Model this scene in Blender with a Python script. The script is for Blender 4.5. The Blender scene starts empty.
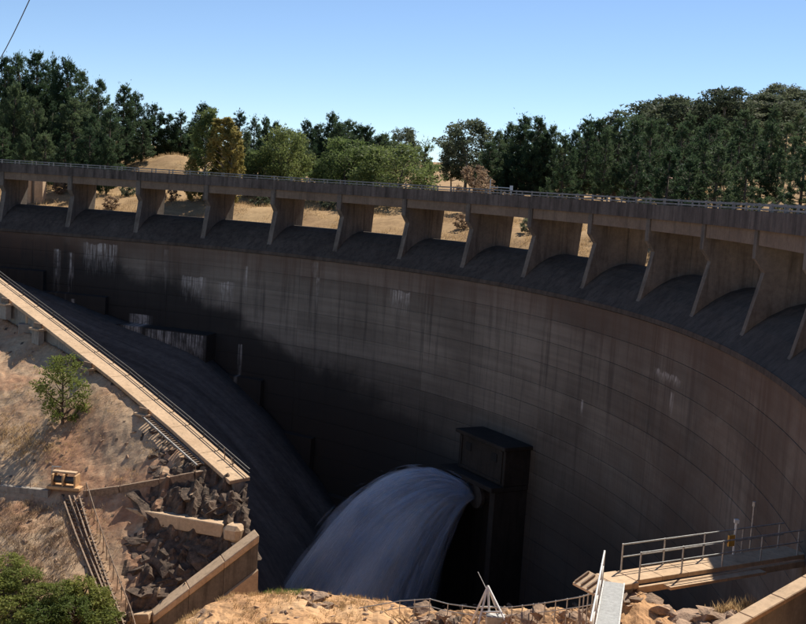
import bpy, bmesh, math, random
import numpy as np
from mathutils import Vector, Matrix, noise as mnoise
rng = np.random.default_rng(7); random.seed(7)
SCN = bpy.context.scene; COL = SCN.collection

# ------------------------------------------------------------------ camera, sky, sun, exposure
FPX, PX, PY, PITCH, ROLL = 1125.67, 403., 312., 0.11026, 0.06266
CAM = np.array([0., 0., 44.7])
_f = np.array([0, math.cos(PITCH), -math.sin(PITCH)]); _r = np.array([1., 0, 0]); _u = np.cross(_r, _f)
CR = _r*math.cos(ROLL)+_u*math.sin(ROLL); CU = _u*math.cos(ROLL)-_r*math.sin(ROLL); CF = _f
cam = bpy.data.objects.new('camera', bpy.data.cameras.new('camera')); COL.objects.link(cam)
cam.matrix_world = Matrix(((CR[0], CU[0], -CF[0], CAM[0]), (CR[1], CU[1], -CF[1], CAM[1]), (CR[2], CU[2], -CF[2], CAM[2]), (0, 0, 0, 1)))
cam.data.sensor_fit = 'HORIZONTAL'; cam.data.sensor_width = 36.; cam.data.lens = 36.*FPX/806.
cam.data.clip_start = .5; cam.data.clip_end = 9000
SCN.camera = cam
SUN_EL, SUN_AZ = math.radians(50), math.radians(32)        # azimuth clockwise from +Y (upstream, a little right)
wd = bpy.data.worlds.new('World'); SCN.world = wd; wd.use_nodes = True
nt = wd.node_tree; sky = nt.nodes.new('ShaderNodeTexSky'); sky.sky_type = 'NISHITA'; sky.sun_disc = False
sky.sun_elevation = SUN_EL; sky.sun_rotation = SUN_AZ; sky.altitude = 1500; sky.air_density = .78; sky.dust_density = 0.0; sky.ozone_density = 3.0
bg = nt.nodes['Background']; bg.inputs[1].default_value = 0.086
nt.links.new(sky.outputs[0], bg.inputs[0])
sl = bpy.data.lights.new('sun', 'SUN'); sl.energy = 5.0; sl.angle = math.radians(.53); sl.color = (1, .92, .80)
sun = bpy.data.objects.new('sun', sl); COL.objects.link(sun)
sdir = Vector((math.sin(SUN_AZ)*math.cos(SUN_EL), math.cos(SUN_AZ)*math.cos(SUN_EL), math.sin(SUN_EL)))
sun.rotation_euler = sdir.to_track_quat('Z', 'Y').to_euler(); sun.location = (60, 100, 120)
vs = SCN.view_settings; vs.view_transform = 'Standard'; vs.look = 'None'; vs.exposure = 0.62; vs.gamma = 1
SCN.cycles.transparent_max_bounces = 24

# ------------------------------------------------------------------ helpers
def at(px, py, d): return CAM+d*(CF+CR*(px-PX)/FPX-CU*(py-PY)/FPX)
def hit(px, py, hf, d0=30., d1=140., off=0.):
    ds = np.arange(d0, d1, .25); P = at(px, py, ds[:, None])
    m = P[:, 2] <= hf(P[:, 0], P[:, 1])+off
    return P[np.argmax(m)] if m.any() else P[-1]
def tag(o, label=None, cat=None, group=None, kind=None):
    if label: o['label'] = label
    if cat: o['category'] = cat
    if group: o['group'] = group
    if kind: o['kind'] = kind
    return o
def empty(name, loc=(0, 0, 0), rz=0.):
    o = bpy.data.objects.new(name, None); COL.objects.link(o); o.location = Vector(loc); o.rotation_euler = (0, 0, rz); o.empty_display_size = .2
    return o
def link(name, me, mat=None, parent=None, origin=None):
    if mat is not None and not me.materials: me.materials.append(mat)
    o = bpy.data.objects.new(name, me); COL.objects.link(o)
    if origin is not None: o.location = Vector(origin)
    if parent is not None:
        o.parent = parent
    return o
def np_mesh(name, V, F, smooth=False):
    """V (n,3), F (m,k) arrays of equal-size faces."""
    V = np.asarray(V, np.float32); F = np.asarray(F, np.int32); k = F.shape[1]
    me = bpy.data.meshes.new(name); me.vertices.add(len(V)); me.vertices.foreach_set('co', V.ravel())
    me.loops.add(F.size); me.loops.foreach_set('vertex_index', F.ravel())
    me.polygons.add(len(F)); me.polygons.foreach_set('loop_start', np.arange(0, F.size, k, dtype=np.int32))
    me.polygons.foreach_set('loop_total', np.full(len(F), k, np.int32))
    me.polygons.foreach_set('use_smooth', np.full(len(F), smooth))
    me.update(calc_edges=True); me.validate()
    return me
class MB:
    """collects shapes; build() links ONE mesh object"""
    def __init__(s): s.v = []; s.f = []; s.uv = []
    def add(s, V, F, uv=None):
        n = len(s.v); s.v += [tuple(map(float, p)) for p in V]; s.f += [tuple(int(i)+n for i in q) for q in F]
        s.uv += list(uv) if uv is not None else [(0, 0)]*len(V)
    def frame(s, o, ax, ay, az):
        """box with corner o and three edge vectors"""
        o, ax, ay, az = (np.asarray(q, float) for q in (o, ax, ay, az))
        V = [o, o+ax, o+ax+ay, o+ay, o+az, o+ax+az, o+ax+ay+az, o+ay+az]
        F = [(0, 3, 2, 1), (4, 5, 6, 7), (0, 1, 5, 4), (1, 2, 6, 5), (2, 3, 7, 6), (3, 0, 4, 7)]
        if np.dot(np.cross(ax, ay), az) < 0: F = [q[::-1] for q in F]
        s.add(V, F)
    def box(s, c, size, rz=0., dirx=None):
        c = np.asarray(c, float)
        ux = np.array([math.cos(rz), math.sin(rz), 0]) if dirx is None else np.asarray(dirx, float)/np.linalg.norm(dirx)
        uy = np.cross([0, 0, 1], ux); uy /= np.linalg.norm(uy); uz = np.cross(ux, uy)
        s.frame(c-ux*size[0]/2-uy*size[1]/2-uz*size[2]/2, ux*size[0], uy*size[1], uz*size[2])
    def bar(s, a, b, w, h):
        """box bar from a to b, width w (sideways), height h"""
        a, b = np.asarray(a, float), np.asarray(b, float); d = b-a
        s.box((a+b)/2, (np.linalg.norm(d), w, h), dirx=d) if abs(d[0])+abs(d[1]) > 1e-6 else s.box((a+b)/2, (w, h, np.linalg.norm(d)))
    def tube(s, path, r, n=6, r1=None):
        path = [np.asarray(p, float) for p in path]; m = len(path); V = []; F = []
        for i, p in enumerate(path):
            d = path[min(i+1, m-1)]-path[max(i-1, 0)]; d /= np.linalg.norm(d)+1e-9
            a = np.cross(d, [0, 0, 1.]) if abs(d[2]) < .95 else np.cross(d, [1., 0, 0]); a /= np.linalg.norm(a); b = np.cross(a, d)
            rr = r if r1 is None else r+(r1-r)*i/(m-1)
            V += [p+rr*(a*math.cos(t)+b*math.sin(t)) for t in np.arange(n)*2*math.pi/n]
        for i in range(m-1):
            for j in range(n):
                k = (j+1) % n; F.append((i*n+j, (i+1)*n+j, (i+1)*n+k, i*n+k))
        F.append(tuple(range(n))); F.append(tuple(range((m-1)*n, m*n))[::-1])
        s.add(V, F)
    def build(s, name, mat=None, parent=None, smooth=False, uv=False, bevel=0.):
        V = np.array(s.v); loc = np.zeros(3)
        if parent is None:
            loc = np.array([V[:, 0].mean(), V[:, 1].mean(), V[:, 2].min()])
        me = bpy.data.meshes.new(name); me.from_pydata([tuple(p) for p in V-loc], [], s.f)
        if uv:
            ul = me.uv_layers.new(name='UVMap'); li = np.zeros(len(me.loops), np.int32); me.loops.foreach_get('vertex_index', li)
            ul.data.foreach_set('uv', np.array(s.uv, np.float32)[li].ravel())
        me.update()
        if smooth: me.polygons.foreach_set('use_smooth', [True]*len(me.polygons))
        o = link(name, me, mat, parent)
        if parent is None: o.location = Vector(loc)
        if bevel:
            m = o.modifiers.new('bevel', 'BEVEL'); m.width = bevel; m.segments = 1; m.limit_method = 'ANGLE'
        return o
def copy_tree(o, parent=None):
    c = o.copy(); COL.objects.link(c); c.parent = parent
    for ch in list(o.children): copy_tree(ch, c)
    return c

# ------------------------------------------------------------------ materials
def mat(name):
    m = bpy.data.materials.new(name); m.use_nodes = True
    return m, m.node_tree.nodes, m.node_tree.links, m.node_tree.nodes['Principled BSDF']
def noise(N, L, scale, vec=None, detail=6, rough=.6, dist=0.):
    n = N.new('ShaderNodeTexNoise'); n.inputs['Scale'].default_value = scale; n.inputs['Detail'].default_value = detail
    n.inputs['Roughness'].default_value = rough; n.inputs['Distortion'].default_value = dist
    if vec is not None: L.new(vec, n.inputs['Vector'])
    return n.outputs['Fac']
def ramp(N, L, fac, stops):
    r = N.new('ShaderNodeValToRGB'); e = r.color_ramp.elements
    while len(e) < len(stops): e.new(.5)
    for q, (p, c) in zip(e, stops):
        q.position = p; q.color = (*c, 1) if not np.isscalar(c) else (c, c, c, 1)
    L.new(fac, r.inputs[0]); return r.outputs[0]
def mix(N, L, fac, a, b, mode='MIX'):
    m = N.new('ShaderNodeMix'); m.data_type = 'RGBA'; m.blend_type = mode
    for s, q in ((0, fac), (6, a), (7, b)):
        if hasattr(q, 'default_value') or hasattr(q, 'links'): L.new(q, m.inputs[s])
        elif np.isscalar(q): m.inputs[s].default_value = q
        else: m.inputs[s].default_value = (*q, 1)
    return m.outputs[2]
def math_(N, L, op, a, b=None, c=None):
    m = N.new('ShaderNodeMath'); m.operation = op
    for i, q in enumerate((a, b, c)):
        if q is None: continue
        if np.isscalar(q): m.inputs[i].default_value = q
        else: L.new(q, m.inputs[i])
    return m.outputs[0]
def sstep(N, L, x, a, b):
    m = N.new('ShaderNodeMapRange'); m.interpolation_type = 'SMOOTHSTEP'; L.new(x, m.inputs[0])
    m.inputs[1].default_value = a; m.inputs[2].default_value = b
    return m.outputs[0]
def mapping(N, L, vec, scale):
    m = N.new('ShaderNodeMapping'); L.new(vec, m.inputs[0]); m.inputs['Scale'].default_value = scale; return m.outputs[0]
def bump(N, L, bs, h, strength, dist=.05):
    b = N.new('ShaderNodeBump'); b.inputs['Strength'].default_value = strength; b.inputs['Distance'].default_value = dist
    L.new(h, b.inputs['Height']); L.new(b.outputs[0], bs.inputs['Normal'])
def geo_pos(N): return N.new('ShaderNodeNewGeometry').outputs['Position']

def concrete(name, c0, c1, stain=(.03, .027, .024), amount=.5, streak=.6, scale=1., rough=.9):
    m, N, L, B = mat(name); p = geo_pos(N)
    n1 = noise(N, L, .35*scale, p, 8, .65, .3); n2 = noise(N, L, 4*scale, p, 5, .7)
    col = mix(N, L, ramp(N, L, n1, [(.3, 0.), (.7, 1.)]), c0, c1)
    col = mix(N, L, .35, col, ramp(N, L, n2, [(.3, .25), (.7, .75)]), 'OVERLAY')
    st = noise(N, L, 1.*scale, mapping(N, L, p, (2.2, 2.2, .22)), 6, .65)
    k = math_(N, L, 'MULTIPLY', ramp(N, L, st, [(.62-.25*streak, 0.), (.72, 1.)]), amount)
    col = mix(N, L, k, col, stain)
    L.new(col, B.inputs['Base Color']); B.inputs['Roughness'].default_value = rough; B.inputs['Specular IOR Level'].default_value = .25
    bump(N, L, B, n2, .5, .03); return m
M = {}
M['pale'] = concrete('pale_concrete', (.42, .29, .18), (.54, .39, .255), (.10, .08, .06), .45, .25)
M['grey'] = concrete('grey_concrete', (.24, .21, .18), (.34, .30, .25), (.06, .05, .045), .6, .5)
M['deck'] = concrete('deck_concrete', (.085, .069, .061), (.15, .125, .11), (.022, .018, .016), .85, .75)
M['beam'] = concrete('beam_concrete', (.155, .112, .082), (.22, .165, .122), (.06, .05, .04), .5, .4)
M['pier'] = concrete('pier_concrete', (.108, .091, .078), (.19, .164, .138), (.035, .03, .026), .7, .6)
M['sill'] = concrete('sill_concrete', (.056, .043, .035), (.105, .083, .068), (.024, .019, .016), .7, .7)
M['chute'] = concrete('chute_concrete', (.030, .026, .024), (.062, .054, .05), (.17, .16, .15), .45, .25, .7)
M['dark'] = concrete('dark_concrete', (.017, .0145, .0125), (.034, .029, .025), (.008, .007, .006), .6, .6)  # very dark concrete for the valve house

def dam_face():
    m, N, L, B = mat('dam_face_concrete'); uv = N.new('ShaderNodeUVMap').outputs[0]; p = geo_pos(N)
    sx = N.new('ShaderNodeSeparateXYZ'); L.new(uv, sx.inputs[0]); S, Z = sx.outputs[0], sx.outputs[1]
    big = noise(N, L, .09, uv, 5, .6, .4); n2 = noise(N, L, 3., p, 6, .7)
    col = mix(N, L, ramp(N, L, big, [(.35, 0.), (.65, 1.)]), (.108, .090, .075), (.205, .175, .146))
    oi = N.new('ShaderNodeObjectInfo'); hv = N.new('ShaderNodeHueSaturation'); L.new(col, hv.inputs['Color']); L.new(math_(N, L, 'ADD', .82, math_(N, L, 'MULTIPLY', oi.outputs['Random'], .36)), hv.inputs['Value']); col = hv.outputs[0]
    # horizontal formwork banding and vertical weather streaks
    band = noise(N, L, 1., mapping(N, L, uv, (.06, 2.2, 1)), 4, .6)
    col = mix(N, L, .45, col, ramp(N, L, band, [(.3, .3), (.7, .7)]), 'OVERLAY')
    stn = noise(N, L, 1., mapping(N, L, uv, (1.3, .07, 1)), 7, .65)
    col = mix(N, L, math_(N, L, 'MULTIPLY', ramp(N, L, stn, [(.5, 0.), (.68, 1.)]), .65), col, (.035, .03, .028))
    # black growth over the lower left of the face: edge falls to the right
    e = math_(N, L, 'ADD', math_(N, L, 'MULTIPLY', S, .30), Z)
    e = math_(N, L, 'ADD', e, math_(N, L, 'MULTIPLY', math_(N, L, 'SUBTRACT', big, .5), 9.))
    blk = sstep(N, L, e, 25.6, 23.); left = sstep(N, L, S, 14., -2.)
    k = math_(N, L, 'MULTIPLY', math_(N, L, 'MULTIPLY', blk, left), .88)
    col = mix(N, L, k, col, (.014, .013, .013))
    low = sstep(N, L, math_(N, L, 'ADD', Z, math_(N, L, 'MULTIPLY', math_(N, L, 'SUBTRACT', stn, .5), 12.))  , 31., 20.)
    col = mix(N, L, math_(N, L, 'MULTIPLY', low, .84), col, (.025, .021, .018))  # colour of the whole face darkens towards its foot
    # rusty brown seep band under the lip
    tz = math_(N, L, 'ADD', Z, math_(N, L, 'MULTIPLY', math_(N, L, 'SUBTRACT', stn, .5), 5.))
    rb = sstep(N, L, tz, 33.5, 37.5)
    col = mix(N, L, math_(N, L, 'MULTIPLY', rb, .65), col, (.115, .070, .048))
    # rusty runs at the right end
    rr = math_(N, L, 'MULTIPLY', sstep(N, L, S, 14., 48.), ramp(N, L, noise(N, L, .16, uv, 6, .7, 1.), [(.36, .05), (.62, .55)]))
    col = mix(N, L, rr, col, (.090, .056, .038))
    # lime runs leaking out of lift joints
    comb = ramp(N, L, noise(N, L, 1., mapping(N, L, uv, (4.2, .15, 1)), 4, .65), [(.45, 0.), (.56, 1.)])
    patch = ramp(N, L, noise(N, L, .9, uv, 4, .7), [(.35, .25), (.6, 1.)])
    wav = math_(N, L, 'MULTIPLY', math_(N, L, 'SUBTRACT', noise(N, L, 1., mapping(N, L, uv, (.8, .01, 1)), 3, .6), .5), 1.1)
    Zw = math_(N, L, 'ADD', Z, wav)
    tot = None
    for (s0, s1, zt, ln) in LIME:
        ed = min(.6, (s1-s0)*.45)
        a = math_(N, L, 'MULTIPLY', sstep(N, L, S, s0-.1, s0+ed), sstep(N, L, S, s1+.1, s1-ed))
        top = sstep(N, L, Z if s1-s0 < 1 or zt < 29.5 else Zw, zt+.05, zt-.08)
        low_ = sstep(N, L, math_(N, L, 'ADD', Z, math_(N, L, 'MULTIPLY', math_(N, L, 'SUBTRACT', 1., comb), ln*1.1)), zt-ln, zt-ln*.3)
        a = math_(N, L, 'MULTIPLY', a, math_(N, L, 'MULTIPLY', top, low_)); tot = a if tot is None else math_(N, L, 'MAXIMUM', tot, a)
    tot = math_(N, L, 'MULTIPLY', math_(N, L, 'MULTIPLY', tot, patch), math_(N, L, 'ADD', .12, math_(N, L, 'MULTIPLY', comb, .8)))
    col = mix(N, L, tot, col, (.46, .42, .39))
    L.new(col, B.inputs['Base Color']); B.inputs['Roughness'].default_value = .85; B.inputs['Specular IOR Level'].default_value = .3
    bump(N, L, B, n2, .5, .03); return m

def ground(name, stops, rockmix=0., sc=1.):
    m, N, L, B = mat(name); p = geo_pos(N)
    n1 = noise(N, L, .12*sc, p, 9, .68, .6); n2 = noise(N, L, 2.2*sc, p, 8, .75); n3 = noise(N, L, .9*sc, p, 4, .6)
    col = ramp(N, L, n1, stops)
    col = mix(N, L, .38, col, ramp(N, L, n2, [(.28, .12), (.5, .5), (.72, .85)]), 'OVERLAY')
    col = mix(N, L, math_(N, L, 'MULTIPLY', ramp(N, L, n3, [(.56, 0.), (.64, 1.)]), .14), col, tuple(c*.45 for c in stops[0][1]))
    if rockmix:
        g = N.new('ShaderNodeNewGeometry'); s = N.new('ShaderNodeSeparateXYZ'); L.new(g.outputs['True Normal'], s.inputs[0])
        k = sstep(N, L, s.outputs[2], .72, .5)
        col = mix(N, L, math_(N, L, 'MULTIPLY', k, rockmix), col, (.075, .055, .04))
    L.new(col, B.inputs['Base Color']); B.inputs['Roughness'].default_value = .95; B.inputs['Specular IOR Level'].default_value = .1
    bump(N, L, B, n2, .55, .10); return m
M['earth'] = ground('dry_earth', [(.30, (.30, .155, .09)), (.43, (.41, .24, .145)), (.53, (.46, .32, .205)), (.68, (.53, .40, .265))], .6)
M['gold'] = ground('golden_bank', [(.30, (.40, .22, .115)), (.5, (.52, .31, .16)), (.7, (.60, .40, .23))], .3, 1.4)
M['up'] = ground('upstream_grass', [(.30, (.21, .13, .07)), (.5, (.33, .22, .115)), (.7, (.40, .28, .15))], 0., .5)
def simple(name, col, rough=.6, metal=0., var=.0, sc=3.):
    m, N, L, B = mat(name); B.inputs['Roughness'].default_value = rough; B.inputs['Metallic'].default_value = metal
    n = noise(N, L, sc, geo_pos(N), 6, .7)
    c = mix(N, L, ramp(N, L, n, [(.35, 0.), (.65, 1.)]), tuple(q*(1-var) for q in col), tuple(min(1, q*(1+var)) for q in col))
    L.new(c, B.inputs['Base Color']); bump(N, L, B, n, .15 if 'rock' not in name else .9, .02 if 'rock' not in name else .18); return m
M['galv'] = simple('galvanised_steel', (.36, .36, .35), .5, .35, .25, 6)
M['railgrey'] = simple('dull_rail', (.20, .195, .19), .6, .2, .4, 2.5)
M['ruststeel'] = simple('weathered_steel', (.22, .15, .10), .75, .1, .4, 5)
M['whitesteel'] = simple('painted_steel', (.62, .62, .60), .5, 0., .15, 4)
M['darksteel'] = simple('dark_steel', (.06, .055, .05), .6, .2, .3)
M['tread'] = simple('stair_plate', (.22, .225, .225), .55, .2, .2, 8)
M['rock'] = simple('dark_rock', (.098, .066, .045), .95, 0., .65, 1.6)
M['rock2'] = simple('tan_rock', (.27, .18, .12), .95, 0., .5, 1.1)
M['yellow'] = simple('yellow_paint', (.55, .30, .05), .6, 0., .2)
M['ochre'] = simple('ochre_paint', (.45, .27, .13), .7, 0., .25)
M['whitewall'] = simple('white_wall', (.7, .68, .64), .7, 0., .08)
M['roof'] = simple('pale_roof', (.72, .72, .72), .5, 0., .08)
M['redroof'] = simple('rusty_shed', (.30, .12, .07), .7, 0., .3)
M['black'] = simple('recess_shade_black', (.006, .006, .006), .95)  # near-black colour that stands for the shade inside the vents
M['glass'] = simple('dark_glass', (.03, .035, .04), .1)
def foliage(name, a, b, c, sc=.7, vary=True):
    m, N, L, B = mat(name); oi = N.new('ShaderNodeObjectInfo')
    n = noise(N, L, sc, geo_pos(N), 5, .7)
    col = ramp(N, L, n, [(.28, a), (.5, b), (.75, c)])
    h = N.new('ShaderNodeHueSaturation'); L.new(col, h.inputs['Color'])
    L.new(math_(N, L, 'ADD', .515, math_(N, L, 'MULTIPLY', (oi.outputs['Random'] if vary else .25), -.06)), h.inputs['Hue'])
    L.new(math_(N, L, 'ADD', .65, math_(N, L, 'MULTIPLY', (oi.outputs['Random'] if vary else .44), .8)), h.inputs['Value'])
    L.new(h.outputs[0], B.inputs['Base Color']); B.inputs['Roughness'].default_value = .7; B.inputs['Specular IOR Level'].default_value = .2
    t = N.new('ShaderNodeBsdfTranslucent'); L.new(h.outputs[0], t.inputs[0]); ms = N.new('ShaderNodeMixShader'); ms.inputs[0].default_value = .45
    L.new(B.outputs[0], ms.inputs[1]); L.new(t.outputs[0], ms.inputs[2]); L.new(ms.outputs[0], N['Material Output'].inputs[0])
    return m
M['pine'] = foliage('pine_needles', (.028, .055, .030), (.054, .094, .046), (.098, .145, .064))
M['gum'] = foliage('gum_leaves', (.050, .072, .044), (.082, .105, .062), (.125, .148, .085))
M['broad'] = foliage('bright_leaves', (.065, .105, .036), (.105, .155, .052), (.155, .205, .075))
M['yellowleaf'] = foliage('yellowing_leaves', (.20, .18, .05), (.30, .25, .08), (.40, .32, .11), .7, False)
M['shrub'] = foliage('shrub_leaves', (.085, .125, .030), (.14, .185, .046), (.21, .25, .075), 1.5)
M['deadleaf'] = foliage('brown_leaves', (.17, .115, .075), (.25, .175, .115), (.33, .24, .16), .7, False)
M['dry'] = foliage('dry_grass', (.32, .22, .11), (.44, .31, .165), (.56, .42, .24), 1., False)
M['greengrass'] = foliage('green_grass', (.08, .14, .03), (.13, .19, .045), (.2, .24, .07), 1., False)
M['bark'] = simple('bark', (.10, .075, .055), .95, 0., .4, 2)
M['palebark'] = simple('pale_bark', (.28, .24, .20), .9, 0., .3, 2)

# ------------------------------------------------------------------ the dam's plan: a curve of varying radius
SC = 1.2; BAY = 8.4; ZT = 45.0
_k0, _k1, _k2 = .01916, .00585, -.01316
_s = np.linspace(-90, 98, 3761); _ds = _s[1]-_s[0]
_k = np.maximum(_k0+_k1*_s/50+_k2*(_s/50)**2, 0.)
_h = np.cumsum(_k)*_ds; _h += .77872-np.interp(0, _s, _h)
_X = np.cumsum(np.cos(_h))*_ds; _Y = np.cumsum(-np.sin(_h))*_ds
_X += -.46693-np.interp(0, _s, _X); _Y += 86.776-np.interp(0, _s, _Y)
_s, _X, _Y = _s*SC, _X*SC, _Y*SC
def D(S, off, z):
    """S along the dam, off = upstream of the fascia line, z"""
    h = np.interp(S, _s, _h)
    return np.array([np.interp(S, _s, _X)+off*math.sin(h), np.interp(S, _s, _Y)+off*math.cos(h), z])
def sweep(mb, S0, S1, prof, n, closed=True, caps=True, uvz=True):
    """sweep an (off,z) profile along the dam"""
    Ss = np.linspace(S0, S1, n+1); m = len(prof); V = []; U = []
    for S in Ss:
        for (o, z) in prof: V.append(D(S, o, z)); U.append((S, z))
    F = []
    for i in range(n):
        for j in range(m if closed else m-1):
            k = (j+1) % m; F.append((i*m+j, i*m+k, (i+1)*m+k, (i+1)*m+j))
    if caps and closed: F.append(tuple(range(m))[::-1]); F.append(tuple(range(n*m, (n+1)*m)))
    mb.add(V, F, U)
LIP = .80; ZL = 37.4; SL, SR = -9*BAY, 11*BAY
LIME = [(-39.6, -35.2, 36.6, 2.0), (-43.2, -42.2, 35.6, 3.0), (-41.4, -40.6, 35.4, 3.2), (-40.6, -40.0, 30.4, 1.8),
        (-27.3, -24.0, 34.0, 1.5), (-22.6, -20.4, 33.9, 1.6), (-19.4, -18.8, 35.7, 2.2), (-10.7, -9.8, 36.9, .9), (-10.0, -9.6, 35.4, 1.9),
        (-.3, 2.6, 35.2, 1.3), (-33.6, -30.6, 29.4, 3.0), (-30.6, -22.6, 28.2, 2.0), (-29.4, -29.0, 36.6, 2.4),
        (-19.6, -19.1, 27.6, 5.), (-28.6, -27.9, 28.0, 3.4), (41.4, 42.0, 33.4, 1.0), (38.5, 43., 34.4, .35), (27.6, 27.9, 30.2, 1.2)]
M['face'] = dam_face()

dam = empty('arch_dam', D(0, 2, 0)); DM = dam
tag(dam, 'curved concrete arch dam with a row of open spillway bays under its road deck', 'dam')
def part(mb, name, m, parent=None, **kw):
    parent = parent or DM
    o = mb.build(name, m, parent, **kw)
    return o
# everything of the dam is written in world coordinates, so undo the empty's offset for its children
def fix(o): o.matrix_parent_inverse = o.parent.matrix_world.inverted() if o.parent.type != 'EMPTY' else Matrix.Translation(-o.parent.location)
mb = MB(); sweep(mb, SL, SR, [(-LIP+.06, ZL-.3), (-LIP+.06, -2), (7.5, -2), (6.2, ZL-.3)], 90)
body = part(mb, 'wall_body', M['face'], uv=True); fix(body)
# cast lifts of the wall: one panel between two vertical and two horizontal joints
joints = [SL+i*2*BAY-BAY*.45 for i in range(0, 11)]+[0]; joints[0] = SL; joints[-1] = SR
LIFT = 1.75; jit = np.random.default_rng(3)
for a, b in zip(joints[:-1], joints[1:]):
    z1 = ZL-.32; k = 0
    while z1 > 3:
        z0 = max(z1-LIFT, 2.); g = .010; pr = -LIP-jit.uniform(0, .014)
        o_ = 9; Ss = np.linspace(a+g, b-g, o_); mb = MB(); V = []; U = []; F = []
        for S in Ss:
            for (oo, z) in ((pr+.09, z0+g), (pr+.012, z0+g), (pr, z0+g+.012), (pr, z1-g-.012), (pr+.012, z1-g), (pr+.09, z1-g)):
                V.append(D(S, oo, z)); U.append((S, z))
        for i in range(o_-1):
            for j in range(5): F.append((i*6+j, i*6+j+1, (i+1)*6+j+1, (i+1)*6+j))
        F.append(tuple(range(6))[::-1]); F.append(tuple(range((o_-1)*6, o_*6)))
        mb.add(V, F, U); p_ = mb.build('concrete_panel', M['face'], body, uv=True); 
        z1 -= LIFT; k += 1
mb = MB(); sweep(mb, SL, SR, [(-LIP-.14, ZL+.04), (-LIP-.16, ZL-.26), (-LIP+.1, ZL-.31), (-LIP+.4, ZL-.31), (-LIP+.4, ZL+.1)], 110)
fix(part(mb, 'spillway_lip', M['sill']))
OGEE = [(-LIP-.1, ZL+.05), (-.4, 37.92), (.3, 38.6), (1.1, 39.22), (2.0, 39.72), (2.9, 40.0), (3.6, 40.08), (4.6, 39.95), (5.5, 39.4), (6.2, 38.4), (6.2, 36.9), (-LIP-.1, 36.9+.4)]
PROF = [(.06, 43.64), (.06, 42.15), (.62, 41.45), (-.12, 38.3), (-.42, 37.7), (-.42, 37.2), (4.7, 37.2), (5.35, 43.64)]
for i in range(20):
    Sa = SL+i*BAY
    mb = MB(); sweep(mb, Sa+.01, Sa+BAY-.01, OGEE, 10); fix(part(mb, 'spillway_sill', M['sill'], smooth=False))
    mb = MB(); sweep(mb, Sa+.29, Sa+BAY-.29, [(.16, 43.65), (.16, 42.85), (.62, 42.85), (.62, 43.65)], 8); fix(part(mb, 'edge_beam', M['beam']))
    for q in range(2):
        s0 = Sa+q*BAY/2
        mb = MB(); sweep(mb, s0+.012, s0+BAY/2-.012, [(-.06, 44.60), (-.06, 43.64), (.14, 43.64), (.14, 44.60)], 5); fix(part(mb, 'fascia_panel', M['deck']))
for i in range(21):
    Sp = SL+i*BAY; t = .27
    A = [D(Sp-t, o, z) for o, z in PROF]; Bq = [D(Sp+t, o, z) for o, z in PROF]; n = len(PROF)
    mb = MB(); mb.add(A+Bq, [tuple(range(n))[::-1], tuple(range(n, 2*n))]+[(j, (j+1) % n, n+(j+1) % n, n+j) for j in range(n)])
    p_ = part(mb, 'pier', M['pier']); fix(p_)
    mb = MB()
    for (o0, o1) in ((3.3, 3.6),):
        C_ = [D(Sp-t-.05, o0, 39.85), D(Sp+t+.05, o0, 39.85)]; E_ = D(Sp-t-.05, o1, 39.85)
        mb.frame(C_[0], C_[1]-C_[0], E_-C_[0], (0, 0, 3.75))
    mb.build('slot_guide', M['pier'], p_)
mb = MB(); sweep(mb, SL, SR, [(.15, 44.42), (.15, 43.66), (6.15, 43.66), (6.15, 44.42)], 90); fix(part(mb, 'road_deck', M['deck']))
mb = MB(); sweep(mb, SL, SR, [(6.16, 44.60), (6.16, 43.6), (6.4, 43.6), (6.4, 44.60)], 90); fix(part(mb, 'upstream_kerb', M['deck']))
for off in (.05, 6.28):
    mb = MB()
    for z in (44.72, 44.96): sweep(mb, SL, SR, [(off-.045, z+.045), (off-.045, z-.045), (off+.045, z-.045), (off+.045, z+.045)], 120)
    r_ = part(mb, 'guard_rail', M['railgrey']); fix(r_)
    mb = MB(); mb.box((0, 0, .22), (.10, .10, .44)); base = None
    for k in range(1, 80):
        S = SL+k*BAY/4
        o = mb.build('rail_post', M['railgrey'], r_) if base is None else base.copy()
        if base is None: base = o
        else: COL.objects.link(o); o.parent = r_
        o.location = Vector(D(S, off+.06, 44.6))

# abutment block at the right end of the dam (outside the frame)
e0 = D(SR, -.6, 0); e1 = D(SR, 8, 0); e2 = D(SR+9, -.6, 0)-e0
mb = MB(); mb.frame((e0[0], e0[1], 20), e1-e0, e2, (0, 0, 24.5)); tag(mb.build('abutment_block', M['grey'], bevel=.1), 'massive grey concrete abutment at the near end of the dam', 'abutment')
# stepped footing at the dam's toe, left
foot = None
for (s0, s1, zt) in ((-52, -44, 33.2), (-44, -36.2, 31.0), (-36.2, -22.5, 28.4), (-22.5, -16., 24.4), (-16, -9, 19.6), (-9, -1, 14.5), (-1, 8, 9.)):
    pt = 1.6 if zt == 28.4 else .6
    mb = MB(); sweep(mb, s0+.02, s1-.02, [(-LIP-.05, zt), (-LIP-pt, zt-.12), (-LIP-pt-.5, 1.), (-LIP-.05, 1.)], 6)
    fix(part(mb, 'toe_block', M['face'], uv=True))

# ------------------------------------------------------------------ outlet works on the wall
S0 = 17.3
h0 = np.interp(S0, _s, _h); tg = np.array([math.cos(h0), -math.sin(h0), 0]); dn = -np.array([math.sin(h0), math.cos(h0), 0])
def O(u, w, z): b = D(S0, -LIP, 0); return np.array([b[0]+u*tg[0]+w*dn[0], b[1]+u*tg[1]+w*dn[1], z])
vh = empty('valve_house', O(0, 0, 5)); tag(vh, 'small dark concrete valve house projecting from the foot of the dam wall', 'valve house')
def obox(mb, u0, u1, w0, w1, z0, z1): mb.frame(O(u0, w0, z0), O(u1, w0, z0)-O(u0, w0, z0), O(u0, w1, z0)-O(u0, w0, z0), (0, 0, z1-z0))

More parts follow.
